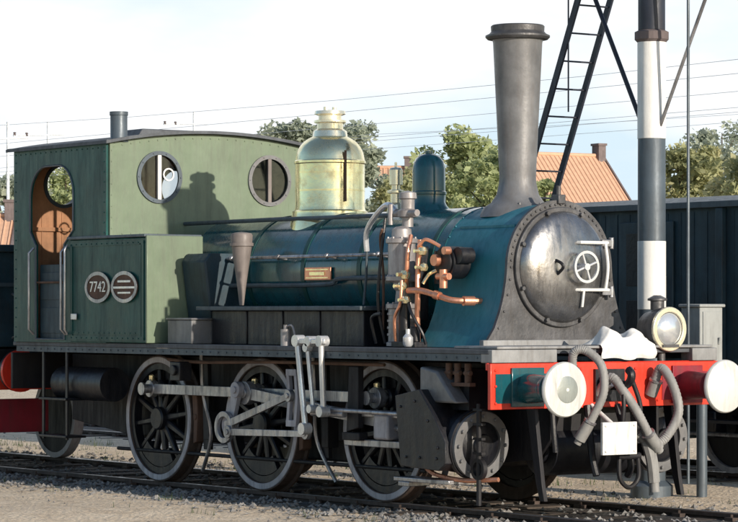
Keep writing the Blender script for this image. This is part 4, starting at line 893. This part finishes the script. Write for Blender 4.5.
def tree(px, py_top, D, rad, hgt_crown, mat, label, n=2600, seed=1, leaf=.19):
    rnd = random.Random(seed)
    base = far(px, 312, D); base.z = 0
    top = (312 - py_top) / 2865.4 * D + 1.676
    e = empty('tree', base, label, 'tree', 'trees beyond the yard')
    b = MB(); zc = top - hgt_crown
    b.lathe([(.4, -.1), (.28, .6), (.22, zc * .6), (.14, zc + hgt_crown * .4), (.03, top - .8)], (0, 0, 0), 'z', 10)
    clumps = []
    for k in range(26):
        a = rnd.uniform(0, 6.28); v = rnd.random() ** .8; q = rnd.random() ** .5
        rr = rad * q * (1.0 - .55 * max(0, v - .45) / .55) * rnd.uniform(.7, 1.08)
        p = Vector((rr * math.cos(a), rr * math.sin(a), zc + hgt_crown * (.08 + .86 * v)))
        clumps.append((p, rnd.uniform(.55, 1.1) * rad * .33))
    for p, r in clumps[:12]:
        s0 = Vector((0, 0, max(zc * .6, p.z - 2.2))); b.rod(s0, p, .09, .02, seg=6)
    b.build('trunk', 'bark', e)
    b = MB()
    for i in range(int(n * 2.8)):
        p, r = clumps[i % len(clumps)]
        d = Vector((rnd.gauss(0, 1), rnd.gauss(0, 1), rnd.gauss(0, 1))).normalized() * r * rnd.uniform(.35, 1.1); d.z *= .75
        q = p + d; l = leaf * rnd.choice((.45, .6, .8, 1.0, 1.5)) * rnd.uniform(.8, 1.2)
        u = Vector((rnd.gauss(0, 1), rnd.gauss(0, 1), rnd.gauss(0, .7))).normalized(); w_ = u.orthogonal().normalized() * .55
        w_ = (Matrix.Rotation(rnd.uniform(0, 6.28), 3, u) @ w_)
        b.f([b.v(q - u * l), b.v(q + w_ * l), b.v(q + u * l), b.v(q - w_ * l)])
    b.build('crown', mat, e, smooth=False)
    return e
tree(300, 122, 185, 3.4, 7, 'leafd', 'grey green tree rising behind the brass steam dome', 2600, 3)
tree(352, 116, 200, 3.2, 8, 'leafd', 'taller grey green tree just right of the brass steam dome', 2600, 4)
tree(462, 128, 175, 3.4, 8, 'leafg', 'bright green tree between the blue dome and the chimney', 3400, 5)
tree(500, 152, 165, 3.0, 7, 'leafg', 'bright green tree directly behind the chimney', 2400, 6)
tree(432, 160, 205, 3.4, 7, 'leafo', 'low yellow green tree behind the blue dome', 2400, 7)
tree(544, 182, 150, 1.0, 2.4, 'leafg', 'small green tree in front of the orange roofed house', 1500, 8)
tree(682, 140, 170, 3.6, 8, 'leafo', 'olive tree just right of the banded mast', 3200, 9)
tree(722, 122, 215, 4.2, 9, 'leafd', 'grey green tree at the right edge, taller than its olive neighbour', 3200, 10)
tree(748, 150, 160, 3.6, 7, 'leafo', 'olive tree cut by the right edge of the view', 2800, 11)
tree(6, 166, 160, 3.0, 6.5, 'leafd', 'grey green tree at the left edge beside the cab', 2600, 13)
tree(66, 160, 190, 3.4, 6, 'leafg', 'green tree seen through the round window of the cab', 2200, 14)
tree(395, 178, 190, 2.6, 5, 'leafo', 'low olive bush between the brass dome and the blue dome', 1600, 15)
def treeline():
    b = MB(); rnd = random.Random(21)
    for i in range(16000):
        px = rnd.uniform(-260, 1050); D = rnd.uniform(240, 290)
        h = 6.5 + 2.2 * mn.noise(Vector((px * .02, 0, 0))) + 1.2 * mn.noise(Vector((px * .09, 3, 0)))
        p = far(px, 312, D); p.z = h * rnd.random() ** .7
        l = rnd.uniform(.3, .75); u = Vector((rnd.gauss(0, 1), rnd.gauss(0, 1), rnd.gauss(0, .7))).normalized(); w_ = Matrix.Rotation(rnd.uniform(0, 6.28), 3, u) @ (u.orthogonal().normalized() * .6)
        b.f([b.v(p - u * l), b.v(p + w_ * l), b.v(p + u * l), b.v(p - w_ * l)])
    return tag(b.build('woodland', 'leafd', smooth=False), 'distant belt of grey green woodland along the horizon', 'woodland', kind='stuff')
treeline()
# overhead line masts and wires of the main line beyond
WY = ((15.5, 5.5), (15.5, 5.95), (18.0, 5.5), (19.2, 5.35), (21.5, 5.5), (24.5, 5.6), (27, 6.2))
for i, (y, z) in enumerate(WY):
    b = MB(); P = []
    for k in range(-6, 2):
        for q in range(6):
            t = q / 6; P.append((k * 45 + t * 45 + 6, y, z + (.5 if i in (1, 6) else .1) * (4 * (t - .5) ** 2 - 1) * .6))
    b.tube(P, .0045, seg=5, smooth=False)
    tag(b.build('overhead_wire', 'wire'), ['lowest thin grey overhead wire running across the sky', 'second thin grey overhead wire from the bottom', 'overhead wire running across the middle of the sky bundle', 'faint overhead wire passing behind the domes', 'faint overhead wire over the trees', 'distant faint overhead wire near the tree tops', 'farthest overhead wire crossing the sky'][i], 'wire', 'overhead wires above the main line')
def cmast(px, D, top_py, label):
    p = far(px, 312, D); p.z = 0; h = (312 - top_py) / 2865.4 * D + 1.676
    e = empty('catenary_mast', p, label, 'mast', 'overhead line masts')
    b = MB(); b.rod((0, 0, -.1), (0, 0, h), .11, .08, seg=10); b.build('post', 'wire', e)
    b = MB(); b.rod((0, -2.6, h - 1.0), (0, 1.2, h - .8), .05, seg=8); b.rod((0, -2.4, h - 1.0), (0, 0, h - .1), .025, seg=6); b.build('bracket', 'wire', e)
    b = MB()
    for y in (-2.5, -1.6): b.lathe([(.05, 0), (.12, .06), (.05, .12), (.12, .18), (.05, .24)], (0, y, h - 1.0), 'z', 10)
    b.build('insulator', 'dbrick', e)
cmast(8, 150, 122, 'thin grey overhead line mast at the far left above the tree')
cmast(48, 190, 122, 'thin overhead line mast above the rear of the cab roof')
cmast(194, 210, 112, 'thin overhead line mast above the middle of the cab roof')

# ------------------------------------------------------------------ output
sc.render.engine = 'CYCLES'
sc.view_settings.view_transform = 'Standard'; sc.view_settings.look = 'None'; sc.view_settings.exposure = 0; sc.view_settings.gamma = 1
sc.cycles.max_bounces = 6; sc.cycles.transparent_max_bounces = 8; sc.cycles.sample_clamp_indirect = 6
sc.render.resolution_x = 1024; sc.render.resolution_y = 724
